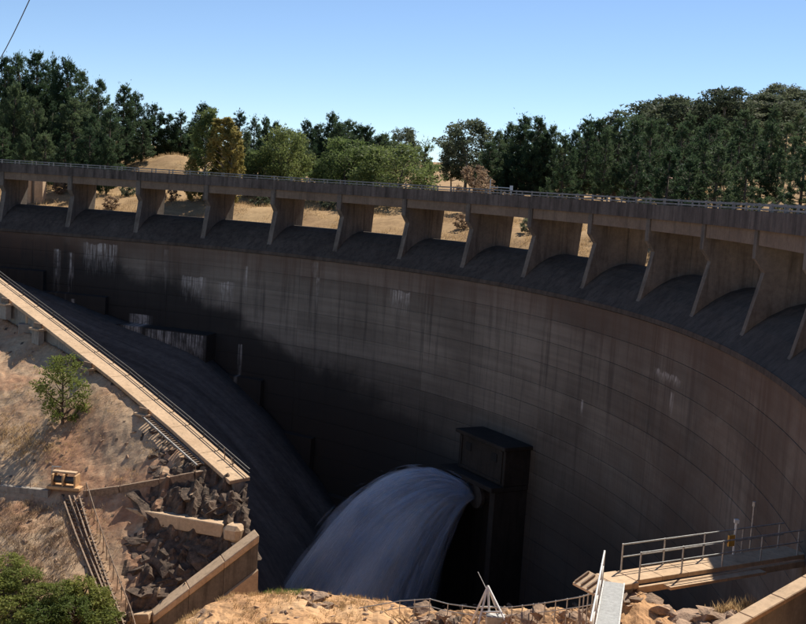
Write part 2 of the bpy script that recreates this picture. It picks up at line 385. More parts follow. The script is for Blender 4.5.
mb = MB(); obox(mb, -3.4, 3.4, -.5, 2.5, 21.95, 24.85); vb = mb.build('house_wall', M['dark'], vh, bevel=.05); fix(vb)
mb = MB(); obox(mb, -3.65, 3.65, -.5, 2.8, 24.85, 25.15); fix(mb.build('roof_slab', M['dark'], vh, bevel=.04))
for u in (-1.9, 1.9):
    mb = MB(); obox(mb, u-.38, u+.38, 2.46, 2.56, 23.65, 24.3); w_ = mb.build('vent_shade_panel', M['black'], vh); fix(w_)  # black panel on the wall paints the shade inside each vent
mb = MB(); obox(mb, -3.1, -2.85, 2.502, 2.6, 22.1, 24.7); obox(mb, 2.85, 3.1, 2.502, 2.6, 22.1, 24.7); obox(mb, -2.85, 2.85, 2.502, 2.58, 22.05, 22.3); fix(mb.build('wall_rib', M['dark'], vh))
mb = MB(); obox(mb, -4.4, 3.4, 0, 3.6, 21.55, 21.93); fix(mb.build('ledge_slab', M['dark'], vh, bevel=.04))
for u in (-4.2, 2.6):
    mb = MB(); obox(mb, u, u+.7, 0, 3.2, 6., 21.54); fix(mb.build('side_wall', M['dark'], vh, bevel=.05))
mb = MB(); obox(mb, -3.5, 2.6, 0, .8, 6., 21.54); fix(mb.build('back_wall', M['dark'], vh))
VP = O(-.3, 2.6, 20.2)
mb = MB(); mb.tube([O(-.3, .7, 20.2), O(-.3, 2.3, 20.2)], .75, 20); mb.tube([O(-.3, 2.3, 20.2), O(-.3, 2.6, 20.2)], .95, 20); fix(mb.build('cone_valve', M['darksteel'], vh, smooth=False))

# water thrown out of the valve: thousands of thin falling threads and drops
def water_mat():
    m, N, L, B = mat('white_water'); B.inputs['Base Color'].default_value = (.66, .78, .95, 1); B.inputs['Roughness'].default_value = .6
    tr = N.new('ShaderNodeBsdfTranslucent'); tr.inputs[0].default_value = (.66, .78, .95, 1); m1 = N.new('ShaderNodeMixShader'); m1.inputs[0].default_value = .5
    L.new(B.outputs[0], m1.inputs[1]); L.new(tr.outputs[0], m1.inputs[2])
    at_ = N.new('ShaderNodeAttribute'); at_.attribute_name = 'thin'
    tp = N.new('ShaderNodeBsdfTransparent'); m2 = N.new('ShaderNodeMixShader'); L.new(at_.outputs['Fac'], m2.inputs[0])
    L.new(tp.outputs[0], m2.inputs[1]); L.new(m1.outputs[0], m2.inputs[2]); L.new(m2.outputs[0], N['Material Output'].inputs[0])
    return m
def jet():
    r = np.random.default_rng(11)
    lf, up_, tw_ = np.array([-.94, .34, 0]), np.array([0, 0, 1.]), np.array([-.34, -.94, 0])
    def launch(n, soft):
        p = r.beta(.8, .8, n); p = np.clip(p+.02*np.sin(p*60)+.012*np.sin(p*140), 0, 1); q = r.uniform(-1, 1, n)
        vl = 2.0+4.5*p+r.normal(0, .07+soft*.6, n)-.5*np.abs(q)*p; vu = -.6+6.3*p**.8-1.9*q**2*p-.1+r.normal(0, .07+soft*.6, n)
        vt = 2.6+q*2.9*np.sin(math.pi*(.15+.7*p))+r.normal(0, .2, n)
        v = lf*vl[:, None]+up_*vu[:, None]+tw_*vt[:, None]
        p0 = VP+v*.07+r.normal(0, .12, (n, 3))
        return p0, v
    n = 9000; K = 9; p0, v = launch(n, .06)
    tl = (v[:, 2]+np.sqrt(v[:, 2]**2+2*9.81*(p0[:, 2]-2.5)))/9.81
    t0 = tl*r.uniform(0, .85, n)**1.15; t1 = np.minimum(tl, t0+r.uniform(.12, .40, n))
    tt = t0[:, None]+(t1-t0)[:, None]*np.linspace(0, 1, K)[None]
    P = p0[:, None]+v[:, None]*tt[..., None]; P[..., 2] -= .5*9.81*tt**2
    P += (r.normal(0, .04, (n, 1, 3)))*(1+3*tt[..., None])
    w = (.030+.075*r.random(n)**2)[:, None]*(1+1.3*tt)*np.sin(np.linspace(.1, math.pi-.1, K))[None]
    sd = r.normal(size=(n, 1, 3)); vel = v[:, None]+np.stack([0*tt, 0*tt, -9.81*tt], -1)
    sd = np.cross(vel, sd); sd /= np.linalg.norm(sd, axis=-1, keepdims=True); s2 = np.cross(vel, sd); s2 /= np.linalg.norm(s2, axis=-1, keepdims=True)
    V = np.stack([P+sd*w[..., None], P+(-.5*sd+.87*s2)*w[..., None], P+(-.5*sd-.87*s2)*w[..., None]], 2).reshape(-1, 3)
    i = (np.arange(n)*K)[:, None]+np.arange(K-1)[None]; i = i.ravel()*3; F = []
    for q in range(3):
        k = (q+1) % 3; F.append(np.stack([i+q, i+k, i+3+k, i+3+q], -1))
    me = np_mesh('water_jet', V-VP, np.concatenate(F))
    at_ = me.attributes.new('thin', 'FLOAT', 'POINT'); fade = (.13-.05*np.clip(tt/1.8, 0, 1))*r.uniform(.4, 1.2, (n, 1))
    at_.data.foreach_set('value', np.repeat(fade.ravel(), 3).astype(np.float32))
    tag(link('water_jet', me, water_mat(), None, VP), 'white plume of water bursting from the valve at the foot of the dam', 'water', kind='stuff')
    n = 26000; p0, v = launch(n, .16)
    t = r.uniform(.02, 1, n)**.75*2.3; P = p0+v*t[:, None]; P[:, 2] -= .5*9.81*t**2; vel = v.copy(); vel[:, 2] -= 9.81*t
    vel /= np.linalg.norm(vel, axis=1, keepdims=True); P += r.normal(0, .10, (n, 3))*(.3+t[:, None])
    sd = np.cross(vel, r.normal(size=(n, 3))); sd /= np.linalg.norm(sd, axis=1, keepdims=True); s2 = np.cross(vel, sd)
    ln = r.uniform(.06, .22, n)[:, None]; wd_ = r.uniform(.006, .018, n)[:, None]
    V = np.stack([P-vel*ln, P+sd*wd_, P-sd*wd_*.5+s2*wd_, P-sd*wd_*.5-s2*wd_, P+vel*ln], 1).reshape(-1, 3)
    b = (np.arange(n)*5)[:, None]; F = np.concatenate([b+np.array(q) for q in ((0, 2, 1), (0, 3, 2), (0, 1, 3), (4, 1, 2), (4, 2, 3), (4, 3, 1))])
    keep = P[:, 2] > 2.5; fm = np.tile(keep, 6); me = np_mesh('water_spray', V-VP, F[fm])
    at_ = me.attributes.new('thin', 'FLOAT', 'POINT'); at_.data.foreach_set('value', np.full(len(me.vertices), .16, np.float32))
    tag(link('water_spray', me, bpy.data.materials['white_water'], None, VP), 'fine spray of drops around the water plume', 'spray', kind='stuff')
jet()
def aerated():
    lf, tw_ = np.array([-.94, .34, 0]), np.array([-.34, -.94, 0]); NP, NT = 40, 44; V = []
    ph = np.arange(NP)*2*math.pi/NP; p = .5+.50*np.cos(ph); q = 1.0*np.sin(ph)
    vl = 2.0+4.6*p-.5*np.abs(q)*p; vu = -.6+6.3*p**.8-1.9*q**2*p; vt = 2.6+q*2.9*np.sin(math.pi*(.15+.7*p))
    v = lf*vl[:, None]+np.array([0, 0, 1.])*vu[:, None]+tw_*vt[:, None]; c = v.mean(0)
    for k in range(NT):
        t = .07+2.25*(k/(NT-1.))**1.2; P = VP+v*t+c*0; P[:, 2] -= .5*9.81*(t-.07)**2
        r_ = np.random.default_rng(5); V.append(P*(1)+.05*t*np.sin(np.outer(ph*7+t*3, np.ones(3)))*(P-P.mean(0))*.35)
    V = np.concatenate(V); i = np.arange(NP*NT).reshape(NT, NP); j = np.roll(i, -1, 1)
    F = np.stack([i[:-1], j[:-1], j[1:], i[1:]], -1).reshape(-1, 4); n0 = len(V); V = np.concatenate([V, [V[:NP].mean(0)], [V[-NP:].mean(0)]])
    me = bpy.data.meshes.new('water_core'); me.from_pydata([tuple(x) for x in V-VP], [], [tuple(f) for f in F]+[(i[0, k], n0, i[0, (k+1) % NP]) for k in range(NP)]+[(i[-1, (k+1) % NP], n0+1, i[-1, k]) for k in range(NP)])
    bm = bmesh.new(); bm.from_mesh(me); bmesh.ops.recalc_face_normals(bm, faces=bm.faces[:]); bm.to_mesh(me); bm.free()
    m = bpy.data.materials.new('aerated_water'); m.use_nodes = True; N = m.node_tree.nodes; L = m.node_tree.links; N.remove(N['Principled BSDF'])
    pv = N.new('ShaderNodeVolumeScatter'); pv.inputs['Color'].default_value = (.80, .90, .985, 1); pv.inputs['Density'].default_value = 1.4; L.new(pv.outputs[0], N['Material Output'].inputs['Volume'])
    tag(link('water_core', me, m, None, VP), 'soft white body of aerated water inside the plume', 'water', kind='stuff')
aerated(); SCN.cycles.volume_bounces = 12

# ------------------------------------------------------------------ terrain
def rbf(pts):
    P = np.array(pts, float); X = P[:, :2]; n = len(P)
    def phi(d2): return .5*d2*np.log(d2+1e-9)
    A = np.zeros((n+3, n+3)); d2 = ((X[:, None]-X[None])**2).sum(-1); A[:n, :n] = phi(d2)+np.eye(n)*2.
    A[:n, n] = 1; A[:n, n+1:] = X; A[n, :n] = 1; A[n+1:, :n] = X.T
    w = np.linalg.solve(A, np.concatenate([P[:, 2], [0, 0, 0]]))
    def f(x, y):
        x = np.asarray(x, float); y = np.asarray(y, float); sh = x.shape; x = x.ravel(); y = y.ravel(); out = np.zeros(len(x))
        for s in range(0, len(x), 20000):
            xx, yy = x[s:s+20000], y[s:s+20000]
            out[s:s+20000] = phi((xx[:, None]-X[None, :, 0])**2+(yy[:, None]-X[None, :, 1])**2)@w[:n]+w[n]+w[n+1]*xx+w[n+2]*yy
        return out.reshape(sh)
    return f
_ph = rng.uniform(0, 6.28, (9, 3)); _dir = rng.uniform(0, 6.28, 9)
def wob(x, y, a=1., l=8.):
    """cheap rolling noise"""
    o = 0*x
    for i in range(9):
        k = 2*math.pi/(l/(1.55**i)); o = o+a*(.62**i)*np.sin(k*(x*math.cos(_dir[i])+y*math.sin(_dir[i]))+_ph[i, 0]+1.7*np.sin(k*.4*(x*math.sin(_dir[i])-y*math.cos(_dir[i]))+_ph[i, 1]))
    return o
def grid(xs, ys, zf, keep=None):
    X, Y = np.meshgrid(xs, ys, indexing='ij'); Z = zf(X, Y); nx, ny = X.shape
    V = np.stack([X, Y, Z], -1).reshape(-1, 3); i = np.arange(nx*ny).reshape(nx, ny)
    F = np.stack([i[:-1, :-1], i[1:, :-1], i[1:, 1:], i[:-1, 1:]], -1).reshape(-1, 4)
    if keep is not None:
        kv = keep(X, Y).ravel(); F = F[kv[F].all(1)]
    return V, F
# training wall line (plan + coping height)
WALL = [at(-110, 200, 119), at(-40, 254, 112), at(0, 285, 108), at(60, 330, 102), at(120, 376, 96), at(180, 426, 90.8), at(240, 479, 86)]
WX = np.array([p[0] for p in WALL]); WY = np.array([p[1] for p in WALL]); WZ = np.array([p[2] for p in WALL])
def wall_y(x): return np.interp(x, WX, WY)
LB = [(0, 312, 106.5), (50, 347, 101), (100, 372, 97), (150, 418, 92), (205, 470, 87.2), (238, 495, 85), (0, 345, 102), (0, 400, 95.5), (0, 450, 91), (0, 487, 87.8), (0, 560, 81.5), (0, 624, 76.5),
      (60, 390, 96), (60, 428, 92.2), (60, 489, 87.2), (60, 560, 81.5), (60, 624, 77), (120, 430, 91.3), (120, 490, 86.5), (120, 560, 82), (120, 620, 78), (180, 492, 85.6), (180, 540, 82.8), (170, 590, 80),
      (236, 530, 83.4), (215, 572, 81.2), (-150, 240, 121), (-150, 400, 100), (-150, 624, 80), (-70, 270, 113), (-70, 500, 88), (-400, 250, 115), (-400, 600, 84), (60, 760, 68), (-150, 800, 68), (150, 720, 70)]
RWA = at(152, 612, 78.6); RWB = at(257, 532, 80.6)
left_h0 = rbf([at(*q) for q in LB])
def left_h(x, y):
    z = left_h0(x, y)+wob(x, y, .11, 9.); gap = wall_y(x)-y; w = np.clip((7.5-gap)/5.5, 0, 1); w = w*w*(3-2*w)
    drop = np.interp(x, [WX[2], WX[2]+3, WX[3]+3, WX[4]-1, WX[6]], [2.6, 2.3, 1.0, .62, .75])+np.clip(gap-1.2, 0, 9)*.55
    return z*(1-w)+w*(np.interp(x, WX, WZ)-drop)
def rough_left(x, y):
    """broken rock lower right of the slope"""
    z = left_h(x, y); rk = np.clip((x+19.5)/3., 0, 1)*np.clip((87.-y)/3., 0, 1)
    return z+rk*(.75*np.abs(wob(x+3.1, y-7., .7, 3.2))-.4)+.025*wob(x, y, 1., 1.3)
V, F = grid(np.linspace(-95, -6.5, 380), np.linspace(55, 130, 340), rough_left, lambda x, y: (y < wall_y(x)+.5) & (x < np.interp(y, [70, RWA[1]-1.5, RWA[1]+.3, RWB[1], WY[-1]+.4, WY[-1]+1], [-19, RWA[0]-2, RWA[0], RWB[0]-.1, WX[-1]+.5, WX[-1]+.3])))
me = np_mesh('left_bank', V, F); me.materials.append(M['earth']); me.materials.append(M['rock']); fc = V[F].mean(1)
rk_ = np.clip((fc[:, 0]+19.5)/3., 0, 1)*np.clip((87.-fc[:, 1])/3., 0, 1)+.28*wob(fc[:, 0], fc[:, 1], 1., 2.5)
me.polygons.foreach_set('material_index', (rk_ > .55).astype(np.int32)); lb = tag(link('left_bank', me), kind='structure')
# near bank: a ridge swept along its crest
CREST = [(-220, 700, 66), (-60, 668, 67), (60, 690, 66), (140, 648, 67), (172, 630, 67.5), (192, 614, 68), (206, 605, 68.2), (232, 598, 68.5), (290, 591, 68.5), (345, 596, 67.5), (400, 606, 66), (440, 613, 63), (480, 612, 58.5), (520, 611, 54), (560, 611, 49.5), (592, 609, 44),
         (612, 600, 39.5), (640, 592, 38.5), (665, 604, 37.5), (700, 616, 36.5), (750, 612, 35.5), (806, 606, 34.5), (880, 590, 33.5), (1000, 560, 31)]
CP = np.array([at(*q) for q in CREST]); ct = np.linspace(0, len(CP)-1, 240)
CPi = np.stack([np.interp(ct, np.arange(len(CP)), CP[:, k]) for k in range(3)], -1)
prof = [(-26, -17.5), (-18, -15.5), (-11, -11), (-6.5, -6.2), (-3.2, -2.2), (-1.2, -.45), (0, 0), (1.5, -.10), (4, -.15), (7, .2), (11, 1.6), (16, 4.5)]
pu = np.interp(np.linspace(0, len(prof)-1, 130), np.arange(len(prof)), [q[0] for q in prof]); pz = np.interp(np.linspace(0, len(prof)-1, 130), np.arange(len(prof)), [q[1] for q in prof])
# towards the camera from each crest point
tc = -CPi[:, :2]; tcd = np.linalg.norm(tc, axis=1); tc = tc/tcd[:, None]
X = CPi[:, None, 0]+tc[:, None, 0]*pu[None]; Y = CPi[:, None, 1]+tc[:, None, 1]*pu[None]; Z = CPi[:, None, 2]+pz[None]
Z = Z+wob(X, Y, .10, 5.)+.03*wob(X+5, Y, 1., 1.1)
# carry on up to where the photographer stands
ext = 14; fr = np.linspace(0, 1, ext+1)[1:]
ex, ey, ez = X[:, -1:], Y[:, -1:], Z[:, -1:]
d_e = np.hypot(ex, ey); k = 1-fr[None]*(1-3./d_e)
X2, Y2 = ex*k, ey*k; Z2 = ez+(43.0-ez)*(fr[None]**.8); lim = 44.7-np.hypot(X2, Y2)*.52; Z2 = np.where(fr[None] < .97, np.minimum(Z2, lim), 43.0)
X = np.concatenate([X, X2], 1); Y = np.concatenate([Y, Y2], 1); Z = np.concatenate([Z, Z2], 1)
nx, ny = X.shape; i = np.arange(nx*ny).reshape(nx, ny)
F = np.stack([i[:-1, :-1], i[:-1, 1:], i[1:, 1:], i[1:, :-1]], -1).reshape(-1, 4); NV = np.stack([X, Y, Z], -1).reshape(-1, 3)
nb = tag(link('near_bank', np_mesh('near_bank', NV, F), M['gold']), kind='structure')
NG = (X[:, :130], Y[:, :130], Z[:, :130])
def near_h(x, y):
    x = np.atleast_1d(np.asarray(x, float)); y = np.atleast_1d(np.asarray(y, float)); a = np.arctan2(x, y); ac = np.arctan2(CPi[:, 0], CPi[:, 1])
    dd = np.hypot(x, y); dc = np.interp(a, ac, tcd); zc = np.interp(a, ac, CPi[:, 2]); u = dc-dd
    return zc+np.interp(u, pu, pz)+wob(x, y, .10, 5.)+.03*wob(x+5, y, 1., 1.1)
# river bed and pool
m, N, L, B = mat('dark_pool'); B.inputs['Base Color'].default_value = (.012, .018, .018, 1); B.inputs['Roughness'].default_value = .12
bump(N, L, B, noise(N, L, 1.6, geo_pos(N), 6, .6), .5, .2)
V, F = grid(np.linspace(-70, 30, 30), np.linspace(30, 125, 30), lambda x, y: 2.6+0*x)
tag(link('pool_water', np_mesh('pool_water', V, F), m), kind='structure')
V, F = grid(np.linspace(-95, 45, 60), np.linspace(25, 128, 60), lambda x, y: .6+wob(x, y, .3, 14.))
tag(link('river_bed', np_mesh('river_bed', V, F), M['rock']), kind='structure')
# land upstream of the dam, out to the horizon
az = np.radians(np.linspace(-62, 62, 260)); Sx = np.linspace(SL-8, SR, 500); dp = np.array([D(s, 6.6, 0) for s in Sx])
ea = np.arctan2(dp[:, 0], dp[:, 1]); ed = np.hypot(dp[:, 0], dp[:, 1]); o_ = np.argsort(ea); dam_d = np.interp(az, ea[o_], ed[o_])
MND = at(167, 160, 172)
def up_h(x, y):
    a = np.arctan2(x, y); d = np.hypot(x, y); dd = np.interp(a, az, dam_d); e = d-dd; px = PX+FPX*np.tan(a)
    def ss(v, p, q): t = np.clip((v-p)/(q-p), 0, 1); return t*t*(3-2*t)
    right = ss(px, 560, 800); left = ss(px, 330, 60)
    z = 37.0+4.2*ss(e, 3, 26)+3.2*ss(e, 22, 60)+right*(3.*ss(e, 20, 60)+14*ss(e, 60, 190))+left*(3*ss(e, 35, 80)+5*ss(e, 70, 200))
    z = z+ss(e, 120, 620)*(13+4*np.sin(a*9+1.2))+ss(d, 900, 4000)*20
    z = z+3.4*np.exp(-((x-MND[0])**2+(y-MND[1])**2)/55.)
    return z+wob(x, y, .16, 16.)*ss(e, 4, 20)
rr_ = np.concatenate([np.linspace(0, 90, 120), 90+np.geomspace(1, 1500, 80)])
A_, R_ = np.meshgrid(az, rr_, indexing='ij'); Rd = R_+np.interp(A_, az, dam_d); X, Y = Rd*np.sin(A_), Rd*np.cos(A_)
Z = up_h(X, Y); nx, ny = X.shape; i = np.arange(nx*ny).reshape(nx, ny)
F = np.stack([i[:-1, :-1], i[1:, :-1], i[1:, 1:], i[:-1, 1:]], -1).reshape(-1, 4)
tag(link('upstream_ground', np_mesh('upstream_ground', np.stack([X, Y, Z], -1).reshape(-1, 3), F, True), M['up']), kind='structure')
# ------------------------------------------------------------------ chute beside the dam's toe
TT = np.linspace(0, 1.25, 40); V = []; NC = 14
for t in TT:
    q = t*6; wx = np.interp(q, np.arange(7), WX) if t <= 1 else WX[-1]+(t-1)*26; wy = np.interp(q, np.arange(7), WY) if t <= 1 else WY[-1]-(t-1)*20
    wz = (np.interp(q, np.arange(7), WZ) if t <= 1 else WZ[-1]-(t-1)*40)-3.2-2.5*t
    S = -70+66*t; P1 = D(S, -LIP-.4, 0); z1 = np.interp(S, [-70, -48, -36, -24, -14, -2, 12], [36, 32, 29., 26.5, 20.5, 11, 2.])
    a = np.array([wx, wy, wz]); b = np.array([P1[0], P1[1], z1])
    for u in np.linspace(0, 1, NC): V.append(a+(b-a)*u-np.array([0, 0, 1.6*math.sin(math.pi*u)*(1-.3*u)]))
i = np.arange(len(TT)*NC).reshape(len(TT), NC); F = np.stack([i[:-1, :-1], i[1:, :-1], i[1:, 1:], i[:-1, 1:]], -1).reshape(-1, 4)
me = np_mesh('spillway_chute', V, F, True); ul = me.uv_layers.new(name='UVMap'); li = np.zeros(len(me.loops), np.int32); me.loops.foreach_get('vertex_index', li)
ul.data.foreach_set('uv', np.stack([(li % NC)/(NC-1.), (li//NC)/(len(TT)-1.)], -1).astype(np.float32).ravel())
m, N, L, B = mat('chute_slab'); uv = N.new('ShaderNodeUVMap').outputs[0]
n1 = noise(N, L, 1., mapping(N, L, uv, (7, 2.4, 1)), 8, .7, 1.6); n2 = noise(N, L, 1.5, geo_pos(N), 7, .7)
col = mix(N, L, ramp(N, L, n1, [(.35, 0.), (.62, 1.)]), (.055, .044, .037), (.15, .122, .104)); col = mix(N, L, ramp(N, L, n1, [(.64, 0.), (.74, .8)]), col, (.36, .33, .31))
col = mix(N, L, .5, col, ramp(N, L, n2, [(.3, .2), (.7, .8)]), 'OVERLAY'); L.new(col, B.inputs['Base Color']); B.inputs['Roughness'].default_value = .85; bump(N, L, B, n2, .6, .06); M['chute'] = m
ch = link('spillway_chute', me, M['chute']); tag(ch, 'dark curved concrete apron running down beside the toe of the dam', 'apron')
mod = ch.modifiers.new('thickness', 'SOLIDIFY'); mod.thickness = .5; mod.offset = -1

# ------------------------------------------------------------------ training wall with stepped coping
tw = empty('training_wall', WALL[2]); tag(tw, 'long sunlit concrete wall with flat coping descending the left bank beside the dam', 'wall')
def wdir(i): d = np.array(WALL[i+1])-np.array(WALL[i]); return d/np.linalg.norm(d)
def wn(i): d = wdir(i); n = np.array([-d[1], d[0], 0]); n /= np.linalg.norm(n); return n if n[1] > 0 else -n       # towards the dam
segs = []
for i in range(6):
    m_ = 2
    for k in range(m_): segs.append((np.array(WALL[i])+(np.array(WALL[i+1])-WALL[i])*k/m_, np.array(WALL[i])+(np.array(WALL[i+1])-WALL[i])*(k+1)/m_, i))
for a, b, i in segs:
    n = wn(i); d = (b-a)/np.linalg.norm(b-a)
    mb = MB(); mb.frame(a-n*1.02+d*.012+(0, 0, -.30), (b-a)-d*.024, n*2.04, (0, 0, .30)); fix(mb.build('coping_slab', M['pale'], tw, bevel=.03))
    mb = MB(); A0 = a-n*.55; B0 = b-n*.55
    V = [A0+(0, 0, -.302), B0+(0, 0, -.302), B0+n*1.1+(0, 0, -.302), A0+n*1.1+(0, 0, -.302), A0-n*.15+(0, 0, -9), B0-n*.15+(0, 0, -9), B0+n*1.5+(0, 0, -9), A0+n*1.5+(0, 0, -9)]
    mb.add(V, [(0, 1, 2, 3), (4, 7, 6, 5), (0, 4, 5, 1), (1, 5, 6, 2), (2, 6, 7, 3), (3, 7, 4, 0)]); fix(mb.build('wall_panel', M['grey'], tw))
def wpt(px_, off, dz):
    x = at(px_, 0, 1); # locate by picture column along the wall line
    best = None
    for i in range(6):
        for k in np.linspace(0, 1, 60):
            p = np.array(WALL[i])+(np.array(WALL[i+1])-WALL[i])*k; q = p-CAM; c = PX+FPX*(q@CR)/(q@CF)
            if best is None or abs(c-px_) < best[0]: best = (abs(c-px_), p+wn(i)*off+np.array([0, 0, dz]), i)
    return best[1], best[2]
for c in (18, 50, 101, 157):                                     # small landings on the near side
    p, i = wpt(c, -1.35, -.5); d = wdir(i); d = np.array([d[0], d[1], 0]); n = wn(i)
    mb = MB(); mb.box(p, (1.5, .85, .18), dirx=d); la = mb.build('landing_slab', M['pale'], tw, bevel=.02); fix(la)
    mb = MB(); mb.box(p+(0, 0, -.75)+n*.1, (1.1, .55, 1.3), dirx=d); mb.build('bracket', M['grey'], la)
    mb = MB(); mb.box(p+d*.1+(0, 0, .32), (1.2, .12, .46), dirx=d); mb.build('back_plate', M['ruststeel'], la)
hr = None; mb = MB(); tops = []
for a, b, i in segs[3:]:
    n = wn(i); tops.append(a+n*.92+(0, 0, .62)); 
tops.append(segs[-1][1]+wn(5)*.92+np.array((0, 0, .62)))
mb.tube(tops, .05, 6); mb.tube([p-(0, 0, .3) for p in tops], .04, 6)
hr = mb.build('handrail', M['darksteel'], tw); fix(hr)
for q in range(len(tops)-1):
    for k in (0, .5):
        p = tops[q]+(tops[q+1]-tops[q])*k; mb = MB(); mb.tube([p-(0, 0, .64), p+(0, 0, .03)], .045, 6); mb.build('post', M['darksteel'], hr)
# rail track climbing beside the lower half of the coping
p0, i0 = wpt(161, -1.45, -.35); p1, i1 = wpt(216, -1.45, -.35); pd = (p1-p0); n = wn(5)
tr = empty('pipe_rack', p1); tag(tr, 'narrow steel ladder track lying along the lower end of the sunlit coping', 'track')
for o_ in (-.35, .35):
    mb = MB(); mb.bar(p0+n*o_, p1+n*o_, .10, .12); fix(mb.build('rail', M['railgrey'], tr))
for k in np.linspace(.02, .98, 26):
    q = p0+pd*k; mb = MB(); mb.bar(q-n*.36-(0, 0, .03), q+n*.36-(0, 0, .03), .12, .06); fix(mb.build('rung', M['ruststeel'], tr))
# pedestal beside the wall, left
pp = hit(27, 331, left_h); pe = empty('valve_pedestal', pp); tag(pe, 'small concrete pedestal with a stub post beside the upper coping', 'pedestal')
mb = MB(); mb.box(pp+(0, 0, .2), (1.5, 1.1, 1.0), rz=.3); fix(mb.build('plinth', M['grey'], pe, bevel=.05))
mb = MB(); mb.tube([pp+(0, 0, .7), pp+(0, 0, 1.55)], .17, 10); fix(mb.build('stub_post', M['pale'], pe))
mb = MB(); mb.tube([pp+(.45, .1, .7), pp+(.45, .1, 1.3)], .05, 6); mb.tube([pp+(.1, .05, 1.2), pp+(.6, .12, 1.2)], .04, 6); fix(mb.build('hand_lever', M['ruststeel'], pe))

# end of the coping: broken steel posts
for k, (c, dz) in enumerate(((219, .9), (227, .7))):
    p, i = wpt(c, .6, 0); mb = MB(); mb.tube([p-(0, 0, .05), p+(-.1*(k+1), 0, dz)], .04, 6)
    tag(mb.build('bent_post', M['ruststeel']), ['slim rusty post standing up near the lower end of the coping', 'short bent rusty post at the very lower end of the coping'][k], 'post')

# ------------------------------------------------------------------ footpath wall across the bank
def polyline_wall(name, label, pts, w, h, m, cat, posts=0, step=10.):
    root = empty(name, pts[0]); tag(root, label, cat)
    for a, b in zip(pts[:-1], pts[1:]):
        d = b-a; L_ = np.linalg.norm(d); k = max(1, int(round(L_/2.4)))
        for q in range(k):
            u, v = a+d*(q+.008)/k, a+d*(q+.992)/k; mb = MB(); mb.bar(u-(0, 0, h/2-.1), v-(0, 0, h/2-.1), w, h); o = mb.build('wall_block', m, root, bevel=.02); fix(o)
            if posts:
                mb = MB(); mb.tube([u+(0, 0, 0), u+(0, 0, posts)], .03, 5); fix(mb.build('post', M['ruststeel'], root))
    return root
ga = [hit(c, r_, left_h, off=.35) for c, r_ in ((-40, 482), (0, 486), (30, 489), (50, 491))]
polyline_wall('path_edging', 'low grey edging wall running left from the winch frame across the bank', ga, .5, .9, M['grey'], 'edging', .55)
gb = [hit(c, r_, left_h, off=.35) for c, r_ in ((84, 492), (120, 487), (160, 480), (195, 473), (224, 467))]
polyline_wall('path_beam', 'long rusty brown beam running right from the winch frame to the coping', gb, .35, .75, M['ruststeel'], 'beam', .5)
# winch frame at the head of the incline
wp = hit(66, 488, left_h, off=.3); wf = empty('winch_frame', wp); tag(wf, 'ochre winch frame with side plates at the head of the steep track', 'winch')
mb = MB(); mb.box(wp+(0, 0, .1), (2.6, 1.3, .25), rz=-.1); fix(mb.build('base_plate', M['ochre'], wf, bevel=.03))
for sx in (-.95, -.1, .85):
    mb = MB(); mb.box(wp+(sx, -.1*sx, .65), (.14, 1.0, .95), rz=-.1); fix(mb.build('side_plate', M['ochre'], wf, bevel=.02))
mb = MB(); mb.tube([wp+(-1.0, .1, .65), wp+(.9, -.1, .65)], .28, 12); fix(mb.build('drum', M['darksteel'], wf))
mb = MB(); mb.box(wp+(-.2, .25, 1.2), (1.9, .5, .12), rz=-.1); fix(mb.build('top_plate', M['pale'], wf, bevel=.02))
mb = MB(); mb.tube([wp+(-1.2, .3, .1), wp+(-1.2, .3, 1.6)], .05, 6); mb.tube([wp+(-1.2, .3, 1.55), wp+(-.5, .3, 1.55)], .05, 6); fix(mb.build('frame_rail', M['galv'], wf))
# incline: two tracks of rails on sleepers, with a stepped side rail
la_ = [(62, 496), (76, 535), (92, 575), (112, 622), (122, 650)]; inc = empty('incline_track', hit(66, 500, left_h)); tag(inc, 'steep narrow steel track descending the bank from the winch frame', 'track')
lines = []
for o_ in (0, 7, 12, 17):
    P = [hit(c+o_*(1-.12*i), r_, left_h, off=.45) for i, (c, r_) in enumerate(la_)]; lines.append(P)
    mb = MB()
    for a, b in zip(P[:-1], P[1:]): mb.bar(a, b, .11, .16)
    fix(mb.build('rail', M['ruststeel'], inc))
for k in np.linspace(0.01, .99, 40):
    f_ = k*4; j = min(int(f_), 3); g = f_-j; a = lines[0][j]+(lines[0][j+1]-lines[0][j])*g; b = lines[3][j]+(lines[3][j+1]-lines[3][j])*g
    mb = MB(); mb.bar(a-(.1, 0, .13), b+(.25, 0, -.13), .2, .10); fix(mb.build('sleeper', M['ruststeel'], inc))
P = [hit(c+24-2*i, r_-4, left_h, off=.5) for i, (c, r_) in enumerate(la_)]
mb = MB(); mb.tube([p+(0, 0, .75) for p in P], .04, 6); rl = mb.build('handrail', M['ruststeel'], inc); fix(rl)
for k in np.linspace(0, .98, 18):
    f_ = k*4; j = min(int(f_), 3); g = f_-j; a = P[j]+(P[j+1]-P[j])*g; mb = MB(); mb.tube([a-(0, 0, .4), a+(0, 0, .77)], .035, 5); mb.build('post', M['ruststeel'], rl)

